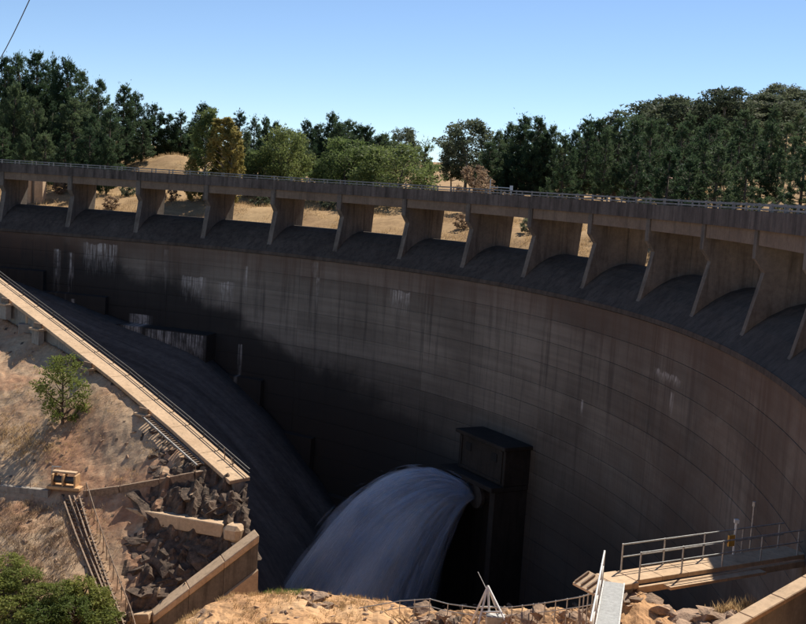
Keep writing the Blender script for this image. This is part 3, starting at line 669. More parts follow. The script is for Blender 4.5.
# ------------------------------------------------------------------ concrete beams and walls among the rocks
def beam(name, label, a, b, w, h, m, cat='beam', cap=None):
    root = empty(name, (a+b)/2); tag(root, label, cat)
    mb = MB(); mb.bar(a-(0, 0, h/2), b-(0, 0, h/2), w, h); fix(mb.build('concrete_body', m, root, bevel=.06))
    return root
a = at(128, 506, 85.5); b = at(226, 523, 82.5); bm = beam('fallen_slab', 'pale straight concrete beam lying across the dark rocks', a, b, 1.0, 1.0, M['pale'])
d = (b-a)/np.linalg.norm(b-a); mb = MB(); mb.bar(b+d*.03-(0, 0, .6), b+d*1.5-(0, 0, .6), 1.5, 1.25); fix(mb.build('end_block', M['pale'], bm, bevel=.3))
mb = MB(); mb.bar(b+d*.1-(0, 0, 3.3), b+d*1.3-(0, 0, 3.3), 1.2, 4.2); fix(mb.build('support', M['grey'], bm))
a = at(152, 612, 78.6); b = at(257, 532, 80.6); d = b-a; n = np.cross(d, (0, 0, 1)); n /= np.linalg.norm(n); n[2] = 0
ww = empty('river_wall', (a+b)/2); tag(ww, 'thick inclined concrete wall rising from the shrubs to the edge of the pool', 'wall')
for k in range(3):
    u, v = a+d*(k+.003)/3, a+d*(k+.997)/3
    mb = MB(); mb.frame(u-n*.75-(0, 0, .55), v-u, n*1.5, (0, 0, .55)); fix(mb.build('coping_slab', M['pale'], ww, bevel=.05))
    mb = MB(); mb.frame(u-n*.62-(0, 0, 2.5), v-u, n*1.25, (0, 0, 1.945)); fix(mb.build('wall_panel', M['pier'], ww, bevel=.03))  # front in darker concrete: its half shade is put into the colour
    mb = MB(); V = [u-n*.5-(0, 0, 2.5), v-n*.5-(0, 0, 2.5), v+n*.95-(0, 0, 2.5), u+n*.95-(0, 0, 2.5)]; V += [np.array((p[0], p[1], 1.))+n*(1.2 if j > 1 else 0) for j, p in enumerate(V)]
    mb.add(V, [(0, 1, 2, 3), (4, 7, 6, 5), (0, 4, 5, 1), (1, 5, 6, 2), (2, 6, 7, 3), (3, 7, 4, 0)]); fix(mb.build('base_panel', M['pale'], ww))
mb = MB(); e = at(126, 612, 79.2); mb.bar(e-(0, 0, .35), a-(0, 0, .35)+d*.01, 1.3, .7); fix(mb.build('level_slab', M['pale'], ww, bevel=.05))

# ------------------------------------------------------------------ rocks
def rock_mesh(seed):
    r = np.random.default_rng(seed); bm = bmesh.new()
    for _ in range(22):
        v = r.uniform(-1, 1, 3); k = r.integers(0, 3); v[k] = np.sign(v[k]); v += r.normal(0, .13, 3); v[2] *= .7
        bm.verts.new(v)
    bmesh.ops.convex_hull(bm, input=bm.verts)
    for v in [v for v in bm.verts if not v.link_faces]: bm.verts.remove(v)
    bmesh.ops.subdivide_edges(bm, edges=bm.edges[:], cuts=2, use_grid_fill=True); bmesh.ops.triangulate(bm, faces=bm.faces[:])
    for v in bm.verts:
        q = v.co*1.7+Vector((seed*3.1, 0, 0)); n_ = mnoise.noise(q)*.16+mnoise.noise(q*2.6)*.09+abs(mnoise.noise(q*1.1+Vector((9, 0, 0))))*-.16
        v.co += v.co.normalized()*n_
    me = bpy.data.meshes.new('rock'); bm.to_mesh(me); bm.free(); return me
RK = [rock_mesh(i) for i in range(8)]; RT = [rock_mesh(i+20) for i in range(8)]
for q in RK: q.materials.append(M['rock'])
for q in RT: q.materials.append(M['rock2'])
def rock(p, s, parent, lib, name='rock'):
    o = bpy.data.objects.new(name, random.choice(lib)); COL.objects.link(o); o.parent = parent
    o.location = Vector(p); o.rotation_euler = (random.gauss(.30, .12), random.gauss(-.25, .12), random.gauss(.5, .22)) if lib is RK else (random.gauss(0, .3), random.gauss(0, .3), random.uniform(0, 6.28)); o.scale = (s*random.uniform(.8, 1.5), s*random.uniform(.7, 1.2), s*random.uniform(.55, .95)); return o
rr = random.Random(5)
for k in range(170):                                              # dark outcrop
    px_ = rr.uniform(118, 240); py_ = rr.uniform(492, 612)
    if py_ > 612-(px_-150)*.76+4 or (px_ < 150 and py_ < 505) or abs(py_-(508+(px_-128)*.17)) < 13: continue
    sz = rr.choice((.25, .4, .6, .9, 1.3, 1.8)); ro = rock(hit(px_, py_, rough_left)+(.0, .4*sz, -.42*sz), sz, lb, RK); ro.scale[2] *= .75
for k in range(70):
    px_, py_ = rr.uniform(150, 222), rr.uniform(430, 478)
    if py_ > 304+px_*.78: rock(hit(px_, py_, left_h), rr.uniform(.12, .4), lb, RK)
for k in range(150):
    px_ = rr.uniform(-30, 200); py_ = rr.uniform(330, 560)
    if py_ > 300+px_*.78+15: rock(hit(px_, py_, left_h), rr.uniform(.06, .22), lb, RT)
def near_pt(px_, py_): return hit(px_, py_, near_h, 28, 80)
for k in range(70):
    c = rr.choice((rr.uniform(612, 700), rr.uniform(500, 600), rr.uniform(700, 806), rr.uniform(425, 460), rr.uniform(300, 330))); s = rr.uniform(.2, .5)*(1.25 if 620 < c < 690 else 1)
    y0 = float(np.interp(c, [q[0] for q in CREST], [q[1] for q in CREST]))
    if 590 < c < 617: continue
    rock(near_pt(c, y0+rr.uniform(1, 16))+(0, 0, -.05), s, nb, RT if rr.random() < .75 else RK)
for k in range(160): rock(near_pt(rr.uniform(190, 806), rr.uniform(604, 630)), rr.uniform(.05, .2), nb, RT)

# ------------------------------------------------------------------ access bridge to the dam
ZP = 31.8
def onz(px_, py_, z):
    d1 = at(px_, py_, 1.)-CAM; return CAM+d1*((z-CAM[2])/d1[2])
br = empty('access_bridge', onz(603, 585, ZP)); tag(br, 'narrow concrete access bridge with pipe handrails leading into the dam shadow', 'footbridge')
A0, A1 = onz(617, 571, ZP), onz(786, 546, ZP); bd = A1-A0; BL = np.linalg.norm(bd); bd /= BL; bn = np.array([bd[1], -bd[0], 0])      # bn: towards the camera
if bn[1] > 0: bn = -bn
W_ = 1.0
npl = 7
for k in range(npl):
    u = A0+bd*(BL*k/npl+.008); mb = MB(); mb.frame(u-(0, 0, .16), bd*(BL/npl-.016), bn*W_, (0, 0, .16)); fix(mb.build('deck_slab', M['pale'], br, bevel=.012))
for o_ in (.0, W_+.12):
    mb = MB(); mb.frame(A0+bn*(o_-.06)-(0, 0, .42), bd*BL, bn*.12, (0, 0, .24)); fix(mb.build('edge_girder', M['pale'], br, bevel=.012))
mb = MB(); mb.frame(A0+bn*(W_+.20)-(0, 0, .30)+bd*1.1, bd*(BL*.55), bn*.35, (0, 0, .10)); fix(mb.build('cable_ledge', M['pale'], br))
mb = MB(); mb.frame(A0-bd*.95-bn*.05-(0, 0, .20), bd*.93, bn*(W_+.25), (0, 0, .2)); fix(mb.build('landing', M['pale'], br, bevel=.02))
mb = MB(); mb.frame(A0-bd*.8+bn*.1-(0, 0, 8), bd*.6, bn*1.0, (0, 0, 7.79)); fix(mb.build('landing_pier', M['grey'], br))
for side, off in (('far', .03), ('near', W_-.03)):
    mb = MB(); z1, z2 = (.95, .50)
    s0 = .15; mb.tube([A0+bd*s0+bn*off+(0, 0, z1), A1+bn*off-bd*.25+(0, 0, z1)], .028, 6); mb.tube([A0+bd*s0+bn*off+(0, 0, z2), A1+bn*off-bd*.25+(0, 0, z2)], .024, 6)
    r_ = mb.build('handrail', M['galv'], br); fix(r_)
    for k in range(5):
        p = A0+bd*(s0+(BL-.5-s0)*k/4)+bn*off; mb = MB(); mb.tube([p, p+(0, 0, z1+.03)], .033, 6); mb.build('post', M['galv'], r_)
# gate end
p = A0+bd*(BL*.66)+bn*.05; mb = MB(); mb.tube([p, p+(0, 0, 1.25)], .05, 8); mb.box(p+(0, 0, 1.28), (.16, .16, .14)); g_ = mb.build('lamp_post', M['whitesteel'], br); fix(g_)
mb = MB(); mb.box(p-bd*.18+(0, 0, .55), (.30, .08, .42), dirx=bd); fix(mb.build('warning_plate', M['yellow'], br))
p = A0+bd*(BL*.78)-bn*.1; mb = MB(); mb.tube([p, p+(0, 0, 1.75)], .035, 8); mb.tube([p+(0, 0, 1.72), p+(0, 0, 1.9)], .07, 8); fix(mb.build('signal_post', M['galv'], br))
# timber steps lying left of the landing
sp = A0-bd*.97+bn*.15; dr = -bd*.9+np.array((0, 0, -.45)); ps = empty('plank_ramp', sp); tag(ps, 'short sunlit slatted ramp dropping off the left end of the access bridge', 'ramp')
mb = MB(); mb.frame(sp-bn*.5, dr*.75, bn*1.2, (0, 0, -.08)); fix(mb.build('ramp_plate', M['pale'], ps))
for k in range(4):
    mb = MB(); q = sp-bn*.42+bn*.33*k+(0, 0, .03); mb.bar(q+dr*.08, q+dr*.70, .07, .08); fix(mb.build('slat', M['ruststeel'], ps))
# steel stair from the landing up the bank
st = empty('steel_stair', A0); tag(st, 'grey steel stair coming up from the bridge landing towards the viewpoint', 'stair')
T0 = onz(614, 583, ZP+.02); T1 = at(602, 660, 31.8)
sd = T1-T0; sw = np.cross(sd, (0, 0, 1)); sw /= np.linalg.norm(sw); nst = 24
for k in range(nst):
    c = T0+sd*(k+.5)/nst; mb = MB(); mb.box(c, (.30, .62, .04), dirx=(sd[0], sd[1], 0)); fix(mb.build('tread', M['tread'], st))
for o_ in (-.34, .34):
    mb = MB(); mb.bar(T0+sw*o_-(0, 0, .05), T1+sw*o_-(0, 0, .05), .05, .2); fix(mb.build('stringer', M['galv'], st))
so = -.4 if (T0+sw*(-.4))[0] < T0[0] else .4
mb = MB(); mb.tube([T0+sw*so+(0, 0, 1.05), T0+sd*.55+sw*so+(0, 0, 1.05), T1+sw*so+(0, 0, 1.05)], .032, 6); mb.tube([T0+sw*so+(0, 0, .55), T1+sw*so+(0, 0, .55)], .026, 6); r_ = mb.build('handrail', M['whitesteel'], st); fix(r_)
for k in (0, .22, .44, .66, .88):
    q = T0+sd*k+sw*so; mb = MB(); mb.tube([q-(0, 0, .1), q+(0, 0, 1.08)], .034, 6); mb.build('post', M['whitesteel'], r_)
# rusty sheet beside the stair
q = near_pt(627, 606); mb = MB(); mb.bar(q+(.0, 0, .1), q+(-.12, .9, .55), .22, .05); tag(mb.build('rusty_plank', M['ruststeel'], bevel=.01), 'rusty brown plank leaning on the rocks beside the stair', 'plank')
# wall coping at the lower right
a = at(712, 634, 26.); b = at(838, 562, 28.5); d = b-a; n = np.cross(d, (0, 0, 1)); n /= np.linalg.norm(n)
rw = empty('wing_wall', a); tag(rw, 'pale coping of a sloping wall climbing to the dam at the lower right', 'wall')
for k in range(4):
    u, v = a+d*(k+.002)/4, a+d*(k+.998)/4; mb = MB(); mb.frame(u-n*.21-(0, 0, .14), v-u, n*.42, (0, 0, .14)); fix(mb.build('coping_slab', M['pale'], rw, bevel=.02))
    mb = MB(); mb.frame(u-n*.15-(0, 0, 5), v-u, n*.3, (0, 0, 4.858)); fix(mb.build('wall_panel', M['grey'], rw))
# bank-top railing
rp = [(262, 640), (300, 622), (330, 614), (366, 607), (400, 601), (430, 599), (448, 604), (478, 608), (512, 607), (545, 603), (580, 597), (598, 592)]
rl = empty('bank_railing', near_pt(430, 614)); tag(rl, 'thin pipe railing along the rocky edge of the near bank', 'railing')
tops = []
for c, r_ in rp:
    dcr = float(np.interp(c, [q[0] for q in CREST], [q[2] for q in CREST])); tops.append(at(c, r_, dcr-1.2 if c < 590 else 38.5))
mb = MB(); mb.tube(tops, .030, 6); mb.tube([p-(0, 0, .42) for p in tops], .024, 6); fix(mb.build('rail', M['galv'], rl))
for a, b in zip(tops[:-1], tops[1:]):
    L_ = np.linalg.norm(b-a); k = max(1, int(round(L_/1.6)))
    for q in range(k):
        p = a+(b-a)*q/k; zg = float(near_h(p[0], p[1])[0]); mb = MB(); mb.tube([(p[0], p[1], min(zg, p[2]-.5)-.1), p+(0, 0, .03)], .03, 6); fix(mb.build('post', M['galv'], rl))
# steel A-frame on the edge
af = empty('lifting_frame', near_pt(488, 618)); ap = at(488, 586, 55.5); tag(af, 'pale steel lifting frame like a pointed tripod on the bank edge', 'frame')
for (c, r_, dd_) in ((469, 628, 55.8), (477, 630, 54.6), (503, 628, 55.8), (510, 630, 53.8), (490, 634, 54.5)):
    mb = MB(); mb.tube([ap, at(c, r_, dd_)], .055, 6); fix(mb.build('leg', M['whitesteel'], af))
mb = MB(); mb.tube([at(478.5, 607, 55.6), at(496, 607, 55.6)], .04, 6); mb.tube([at(481, 612, 55), at(500, 612, 54.6)], .04, 6); fix(mb.build('cross_bar', M['whitesteel'], af))
mb = MB(); mb.box(at(497, 620, 54.8), (1.1, .5, .5)); fix(mb.build('winch_box', M['galv'], af, bevel=.04))
mb = MB(); mb.tube([at(488, 592, 55.5), at(478, 572, 56.5)], .02, 5); fix(mb.build('antenna', M['galv'], af))

# ------------------------------------------------------------------ small things on the deck
q = at(494, 189, 97); S_ = 4.6; q = D(S_, 6.3, 44.6); gm = empty('gauge_mast', q); tag(gm, 'small pale post with a horizontal arm standing on the dam deck', 'gauge')
mb = MB(); mb.tube([q, q+(0, 0, 1.35)], .04, 6); fix(mb.build('mast', M['whitesteel'], gm))
q2 = D(S_+2.5, 6.3, 44.6)
mb = MB(); mb.tube([q+(0, 0, .62), q2+(0, 0, .62)], .04, 6); fix(mb.build('arm', M['whitesteel'], gm))
mb = MB(); mb.box(q2+(0, 0, .6), (.26, .26, .5)); mb.box(q2+(0, 0, .2), (.12, .12, .5)); fix(mb.build('box', M['whitesteel'], gm))
# pale pylon standing beyond the leftmost bay
q = at(34, 208, 148); zg = float(up_h(np.array(q[0]), np.array(q[1]))); py_ = empty('intake_pylon', (q[0], q[1], zg)); tag(py_, 'pale concrete pylon seen through the leftmost spillway bay', 'pylon')
for o_ in (-.75, .75):
    mb = MB(); mb.box((q[0]+o_, q[1], zg/2+21.6), (1.1, 1.6, 43.2-zg+.6)); fix(mb.build('column', M['pale'], py_, bevel=.08))
mb = MB(); mb.box((q[0], q[1]+.2, zg/2+21.5), (.5, 1., 43.-zg+.6)); fix(mb.build('web', M['grey'], py_))
# overhead cable
a = at(-30, 95, 60); b = at(34, -10, 42); pts = [a+(b-a)*t-(0, 0, .6*math.sin(math.pi*t)) for t in np.linspace(-.6, 1.8, 24)]
mb = MB(); mb.tube(pts, .02, 5); tag(mb.build('overhead_cable', M['darksteel']), 'thin dark cable crossing the top left corner of the sky', 'cable')
# buildings among the trees
def house(name, label, c, w, dp_, h, rise, rz, wallm, roofm):
    z = float(up_h(np.array(c[0]), np.array(c[1]))); root = empty(name, (c[0], c[1], z), rz); tag(root, label, 'building', 'buildings on the wooded hill')
    mb = MB(); mb.box((0, 0, h/2-.5), (w, dp_, h+1)); mb.build('wall', wallm, root)
    mb = MB(); W2, D2 = w/2+.5, dp_/2+.6
    V = [(-W2, -D2, h), (W2, -D2, h), (W2, D2, h), (-W2, D2, h), (-W2, 0, h+rise), (W2, 0, h+rise)]
    V = [(x, y, z_+.01) for x, y, z_ in V]
    mb.add(V, [(0, 1, 5, 4), (2, 3, 4, 5), (0, 4, 3), (1, 2, 5), (0, 3, 2, 1)]); mb.build('roof', roofm, root)
    for k in range(int(w//3)):
        x = -w/2+1.6+k*3; mb = MB(); mb.box((x, -dp_/2-.02, h*.55), (1.3, .08, 1.1)); wv = mb.build('window', M['whitewall'], root)
        mb = MB(); mb.box((x, -dp_/2-.05, h*.55), (1.1, .06, .9)); mb.build('pane', M['glass'], wv)
    return root
house('farmhouse', 'long white building with a pale roof among the trees on the right hill', at(655, 158, 185), 16, 7, 3.0, 1.4, .1, M['whitewall'], M['roof'])
house('farm_shed', 'rusty red shed standing below the white building on the right hill', at(668, 172, 165), 9, 5, 2.4, .9, -.1, M['redroof'], M['redroof'])
house('hilltop_house', 'small white house high on the right hill near the frame edge', at(782, 116, 262), 10, 6, 2.8, 1.4, .2, M['whitewall'], M['roof'])
# ------------------------------------------------------------------ vegetation
def leaves(C, Nrm, size, r, aspect=.45, up=.3):
    """triangles at centres C, pointing roughly along Nrm"""
    n = len(C); d = Nrm+r.normal(0, .55, (n, 3)); d[:, 2] += up; d /= np.linalg.norm(d, axis=1, keepdims=True)
    s = np.cross(d, r.normal(size=(n, 3))); s /= np.linalg.norm(s, axis=1, keepdims=True); L_ = size*r.uniform(.6, 1.4, n)[:, None]
    V = np.stack([C-d*L_*.5+s*L_*aspect*.5, C-d*L_*.5-s*L_*aspect*.5, C+d*L_*.55], 1).reshape(-1, 3)
    return V, np.arange(n*3).reshape(n, 3)
def limb_mesh(name, limbs, m):
    mb = MB()
    for path, r0, r1 in limbs: mb.tube(path, r0, 6, r1)
    me = bpy.data.meshes.new(name); me.from_pydata(mb.v, [], mb.f); me.materials.append(m); me.polygons.foreach_set('use_smooth', [True]*len(me.polygons)); return me
def crown_mesh(name, C, Nv, size, r, m, aspect, up):
    V, F = leaves(np.concatenate(C), np.concatenate(Nv), size, r, aspect, up); me = np_mesh(name, V, F); me.materials.append(m); return me
def pine_proto(seed, H=18., R=4.3, m='pine', lean=.0, shape=.75, low=.10):
    """irregular pine: upswept limbs ending in flame-shaped needle masses"""
    r = np.random.default_rng(seed); limbs = [([(0, 0, -1.5), (lean*.3, 0, H*.35), (lean, 0, H*.96)], .30, .05)]; C = []; Nv = []
    nb_ = int(36*R*(.6+.4*H/18)); ph = r.uniform(0, 6.28, 6)
    for k in range(nb_):
        t = low+(.97-low)*((k+r.random())/nb_)**.95; a = r.uniform(0, 2*math.pi)
        env = (.22*max(1-t**(1.7/shape), 0)**.8+.78*(1-t)**.85+.03)*min(1, .55+2.2*(t-low)/(1-low))
        lump = 1+.15*math.sin(2*a+t*9+ph[0])+.13*math.sin(3*a-t*15+ph[1])+.10*math.sin(a+t*27+ph[2])
        rad = R*env*max(lump, .35)*(r.uniform(.78, 1.1) if r.random() < .7 else r.uniform(.25, .8)); z = t*H
        dirv = np.array([math.cos(a), math.sin(a), 0]); rise = rad*r.uniform(.15, .65)
        base = np.array([lean*t, 0, max(z-rise*.7, .3)]); tip = base+dirv*rad+np.array([0, 0, rise]); mid = base+dirv*rad*.6+np.array([0, 0, rise*.3])
        limbs.append(([base, mid, tip], .07*(1-t)+.02, .012)); nc = max(1, int(rad*.95+.4))
        for q in range(nc):
            f_ = 1-.62*q/max(nc, 1); cr = r.uniform(.34, .66)*(.75+.25*R/4)*(.55+.45*min(1, rad/1.5)); c = base+(mid-base)*min(f_*1.6, 1)+(tip-mid)*max((f_-.6)/.4, 0)+r.normal(0, .22, 3)
            n_ = int(110*cr**1.5)+12; dv = r.normal(size=(n_, 3)); dv /= np.linalg.norm(dv, axis=1, keepdims=True); tilt = dirv*.45+np.array([0, 0, 1.]); sh = dv*r.uniform(.2, 1, (n_, 1))**.5*cr
            C.append(c+sh*np.array([.85, .85, .75])+tilt*(sh[:, 2:3]*.55)); Nv.append(dv*.7+tilt*.8)
    for q in range(4):
        n_ = 26; dv = r.normal(size=(n_, 3))*np.array([.30, .30, .45]); C.append(np.array([lean, 0, H*(.985-.025*q)])+dv*(1+.4*q)); Nv.append(dv+np.array([0, 0, 1.]))
    return limb_mesh('trunk', limbs, M['bark']), crown_mesh('crown', C, Nv, .42, r, M[m], .30, .2), H, R
def leafy_proto(seed, H=12., R=4., m='broad', bark='bark', nl=34, clear=.28, size=.34, tall=1., open_=.0, per=230):
    """broad tree: limbs reach out to leaf clumps spread in an uneven crown"""
    r = np.random.default_rng(seed); limbs = [([(0, 0, -1.2), (r.normal(0, .15), r.normal(0, .15), H*clear), (r.normal(0, .4), r.normal(0, .4), H*.78)], H*.022+.06, .05)]; C = []; Nv = []
    for k in range(nl):
        z = H*(clear+(1-clear)*(k+r.random())/nl); t = (z/H-clear)/(1-clear); prof_ = math.sin(math.pi*(.12+.80*t))**.7
        a = k*2.4+r.normal(0, .4); rad = R*prof_*r.uniform(.45, 1.02); c = np.array([math.cos(a)*rad, math.sin(a)*rad, z*.97])
        b0 = np.array([0, 0, max(H*clear*.8, z-rad*.9*tall)]); limbs.append(([b0, (b0+c)/2+np.array([0, 0, -.1*rad]), c], .05+.008*rad, .012))
        cr = R*r.uniform(.24, .42)*(1-.35*open_)*(.75+.25*prof_); n_ = int(per*r.uniform(.7, 1.2)); dv = r.normal(size=(n_, 3)); dv /= np.linalg.norm(dv, axis=1, keepdims=True)
        lob = 1+.25*np.sin(dv[:, 0]*5+k)+.2*np.sin(dv[:, 1]*7+2*k)+.2*np.sin(dv[:, 2]*6)
        C.append(c+dv*(cr*lob*r.uniform(.35, 1, n_)**.6)[:, None]*np.array([1, 1, .8*tall])); Nv.append(dv*.8)
    return limb_mesh('trunk', limbs, M[bark]), crown_mesh('crown', C, Nv, size, r, M[m], .55, .0), H, R
PINE = [pine_proto(s, 18, R_, 'pine', ln, sh, lo) for s, R_, ln, sh, lo in ((1, 4.4, .3, 1.1, .06), (2, 4.8, -.4, .9, .08), (3, 3.9, .2, 1.3, .05), (4, 4.6, .0, .75, .12), (5, 3.7, -.2, 1.2, .06))]
PSLIM = [pine_proto(s, 18, R_, 'pine', ln, sh, lo) for s, R_, ln, sh, lo in ((6, 3.2, .3, .9, .14), (7, 3.6, -.3, .8, .12), (8, 3.0, .1, 1.0, .18))]
GUM = [leafy_proto(s, 15, 6., 'gum', 'palebark', 36, .26, .46, .8, .15, 300) for s in (11, 12, 13)]
BROAD = [leafy_proto(s, 9, 4.4, 'broad', 'bark', 34, .10, .34, .9, 0, 240) for s in (21, 22)]
POPLAR = [leafy_proto(31, 11, 1.6, 'yellowleaf', 'palebark', 50, .06, .28, 1.4, 0, 230), leafy_proto(32, 12, 1.9, 'broad', 'palebark', 50, .06, .28, 1.4, 0, 230)]
CON = [pine_proto(41, 9, 2.2, 'broad', 0, .9, .05)]
DEAD = [leafy_proto(51, 6, 2.2, 'deadleaf', 'bark', 22, .15, .3, 1., .2, 130)]
def tree(name, lib, px_, ptop, d, label, group, wide=1., cat='tree', sink=0.):
    tm, cm, H, R = lib[random.randrange(len(lib))]; top = at(px_, ptop, d); z = float(up_h(np.array(top[0]), np.array(top[1])))-sink
    h = max(top[2]-z, 3.); root = empty(name, (top[0], top[1], z), random.uniform(0, 6.28)); s = h/H; w = (s*.35+.65)*wide*1.12*min(1, s+.3); root.scale = (w, w, s)
    tag(root, label, cat, group); link('trunk', tm, None, root); link('crown', cm, None, root); return root
ORD = 'first second third fourth fifth sixth seventh eighth ninth tenth eleventh twelfth thirteenth fourteenth fifteenth sixteenth seventeenth'.split()
def row(name, lib, pts, dfun, label, group, wide=(1, 1)):
    for k, (c, y) in enumerate(sorted(pts)): tree(name, lib, c, y+(random.uniform(-3, 9) if 'skyline' not in label else 0), dfun(), label+', '+ORD[k]+' from the left', group, random.uniform(wide[0]*.8, wide[1]*1.05))
U = random.uniform
row('pine_tree', PINE, [(-22, 60), (7, 56), (22, 54), (39, 51), (54, 56), (69, 59), (82, 70), (98, 79), (125, 84), (138, 92), (155, 104)], lambda: U(176, 196), 'tall dark pine on the skyline of the left grove', 'tall pines of the left grove', (1.05, 1.25))
row('pine_tree', PINE, [(-12, 88), (14, 82), (34, 92), (52, 100), (75, 98), (92, 108), (110, 102), (128, 112), (143, 122)], lambda: U(164, 174), 'dark bushy pine at the front of the left grove', 'front pines of the left grove', (1., 1.25))
row('pine_tree', PINE, [(168, 105), (182, 107), (204, 98), (192, 116), (178, 120), (241, 111), (255, 118), (266, 118), (248, 128)], lambda: U(185, 205), 'mid sized dark pine behind the yellowing poplar', 'pines behind the poplar', (.95, 1.15))
row('pine_tree', PINE[1:4:2], [(277, 117), (292, 122), (307, 119), (319, 120), (331, 115), (342, 116), (351, 114), (360, 116), (368, 119), (378, 126), (386, 131), (300, 132), (325, 132), (355, 132)], lambda: U(190, 215), 'dense dark round topped pine behind the bright green trees', 'round topped pines in the middle', (1.1, 1.35))
row('pine_tree', PINE, [(500, 126), (512, 119), (526, 110), (539, 116), (556, 119), (576, 122), (600, 112), (546, 130), (520, 130), (490, 140)], lambda: U(150, 168), 'dark pine in the row right of the lone round gum', 'pines right of centre', (.95, 1.2))
row('slim_pine', PSLIM, [(566, 128), (588, 126), (608, 122), (620, 112), (635, 112), (653, 116), (668, 126), (684, 117), (699, 122), (712, 116), (726, 122), (741, 126), (757, 120), (773, 124), (789, 118), (803, 122), (820, 118)], lambda: U(128, 146), 'slender dark pine lined behind the right deck', 'slender pines behind the right deck', (.95, 1.2))
row('slim_pine', PSLIM, [(640, 132), (676, 140), (705, 136), (734, 138), (765, 136), (795, 134)], lambda: U(112, 122), 'shorter slender pine close behind the right end of the deck', 'shorter pines close behind the right deck', (.9, 1.1))
row('gum_tree', GUM, [(650, 103), (671, 96), (686, 95), (705, 100), (728, 87), (745, 98), (760, 87), (783, 86), (800, 90), (815, 88), (770, 104), (715, 108)], lambda: U(225, 262), 'rounded grey green gum on the crest of the right hill', 'gums on the right hill', (1.15, 1.6))
row('pine_tree', PINE, [(2, 122), (24, 128), (46, 126), (66, 132), (90, 130), (108, 134), (250, 142), (262, 136)], lambda: U(152, 160), 'low dark pine right behind the left part of the deck', 'low pines behind the left deck', (1., 1.3))
row('pine_tree', PINE, [(588, 118), (612, 120), (642, 118), (662, 112), (692, 110), (720, 108), (748, 110), (776, 108), (802, 106), (540, 124)], lambda: U(168, 200), 'dark pine half way up the right hill below the gums', 'pines half way up the right hill', (1.1, 1.4))
row('slim_pine', PSLIM, [(670, 152), (690, 148), (720, 146), (748, 148), (780, 144), (806, 146)], lambda: U(104, 114), 'low dark pine at the foot of the right hand line', 'low pines at the foot of the right line', (1.2, 1.5))
tree('gum_tree', GUM, 469, 121, 168, 'lone rounded gum tree left of the right hand pines', None, .8)
tree('gum_tree', GUM, 405, 129, 215, 'open crowned gum rising behind the bright green trees', None, .6)
tree('gum_tree', GUM, 455, 138, 172, 'small grey green gum leaning against the lone round gum', None, .55)
tree('poplar_tree', POPLAR[:1], 225, 116, 147, 'yellowing poplar standing behind the left part of the deck', None, 1.25)
tree('poplar_tree', POPLAR[1:], 209, 108, 149, 'green poplar just left of the yellowing poplar', None, 1.)
tree('poplar_tree', POPLAR[:1], 235, 128, 146, 'shorter yellowing poplar right of the taller one', None, .8)
tree('young_poplar', POPLAR[:1], 192, 157, 148, 'tiny yellow green sapling left of the poplars', None, .7)
for c, y, w, lab in ((285, 130, .8, 'upright bright green tree nearest the poplars behind the deck'), (263, 150, .7, 'low bright green tree between the poplars and the upright tree'), (350, 139, 1.0, 'broad bright green tree in the middle behind the deck'), (398, 146, 1.15, 'wide bright green willow left of the golden hill'), (375, 148, .9, 'bright green tree filling the gap beside the willow'), (330, 155, .7, 'low bright green bush in front of the broad tree')):
    tree('leafy_tree', BROAD, c, y, U(148, 158), lab, None, w)
tree('small_conifer', CON, 426, 144, 160, 'small pointed green conifer right of the willow', None, 1.)
tree('bare_tree', DEAD, 476, 165, 140, 'small brown leafed tree below the lone round gum', None, 1.)
for k, c in enumerate((512, 532, 552, 690, 660)): pass
# dry scrub beyond the spillway bays
SCR = leafy_proto(61, 1.6, 1.2, 'deadleaf', 'bark', 12, .1, .22, 1., .2, 70); SCG = leafy_proto(62, 1.5, 1.3, 'gum', 'bark', 12, .1, .22, 1., .2, 80)
for c, e, lib, lab in ((54, 22, SCR, 'brown scrub bush seen through the first open bay'), (122, 24, SCG, 'grey green bush seen through the second open bay'), (105, 16, SCR, 'thin brown bush low in the second open bay'), (166, 22, SCR, 'scrub bush seen through the third open bay'), (255, 26, SCG, 'green scrub seen through the fourth open bay'), (322, 26, SCG, 'green scrub at the top of the fifth open bay'), (456, 20, SCR, 'small dark scrub seen through the seventh open bay'), (525, 22, SCG, 'scrub seen through the narrow eighth bay')):
    a_ = math.atan((c-PX)/FPX); dd = float(np.interp(a_, az, dam_d))+e; x, y = dd*math.sin(a_), dd*math.cos(a_); z = float(up_h(np.array(x), np.array(y)))
    root = empty('scrub_bush', (x, y, z), U(0, 6)); tag(root, lab, 'bush'); link('stem', lib[0], None, root); link('foliage', lib[1], None, root)
# the single tree on the left slope
bp = hit(62, 426, left_h); H_ = at(62, 354, np.dot(bp-CAM, CF))[2]-bp[2]
tm, cm, H, R = leafy_proto(71, 6., 2.35, 'shrub', 'bark', 34, .12, .20, 1., .35, 130); s = H_/6.*1.02
t_ = empty('young_tree', bp); t_.scale = (s, s, s); tag(t_, 'single small green tree standing on the dry left slope', 'tree'); link('trunk', tm, None, t_); link('crown', cm, None, t_)
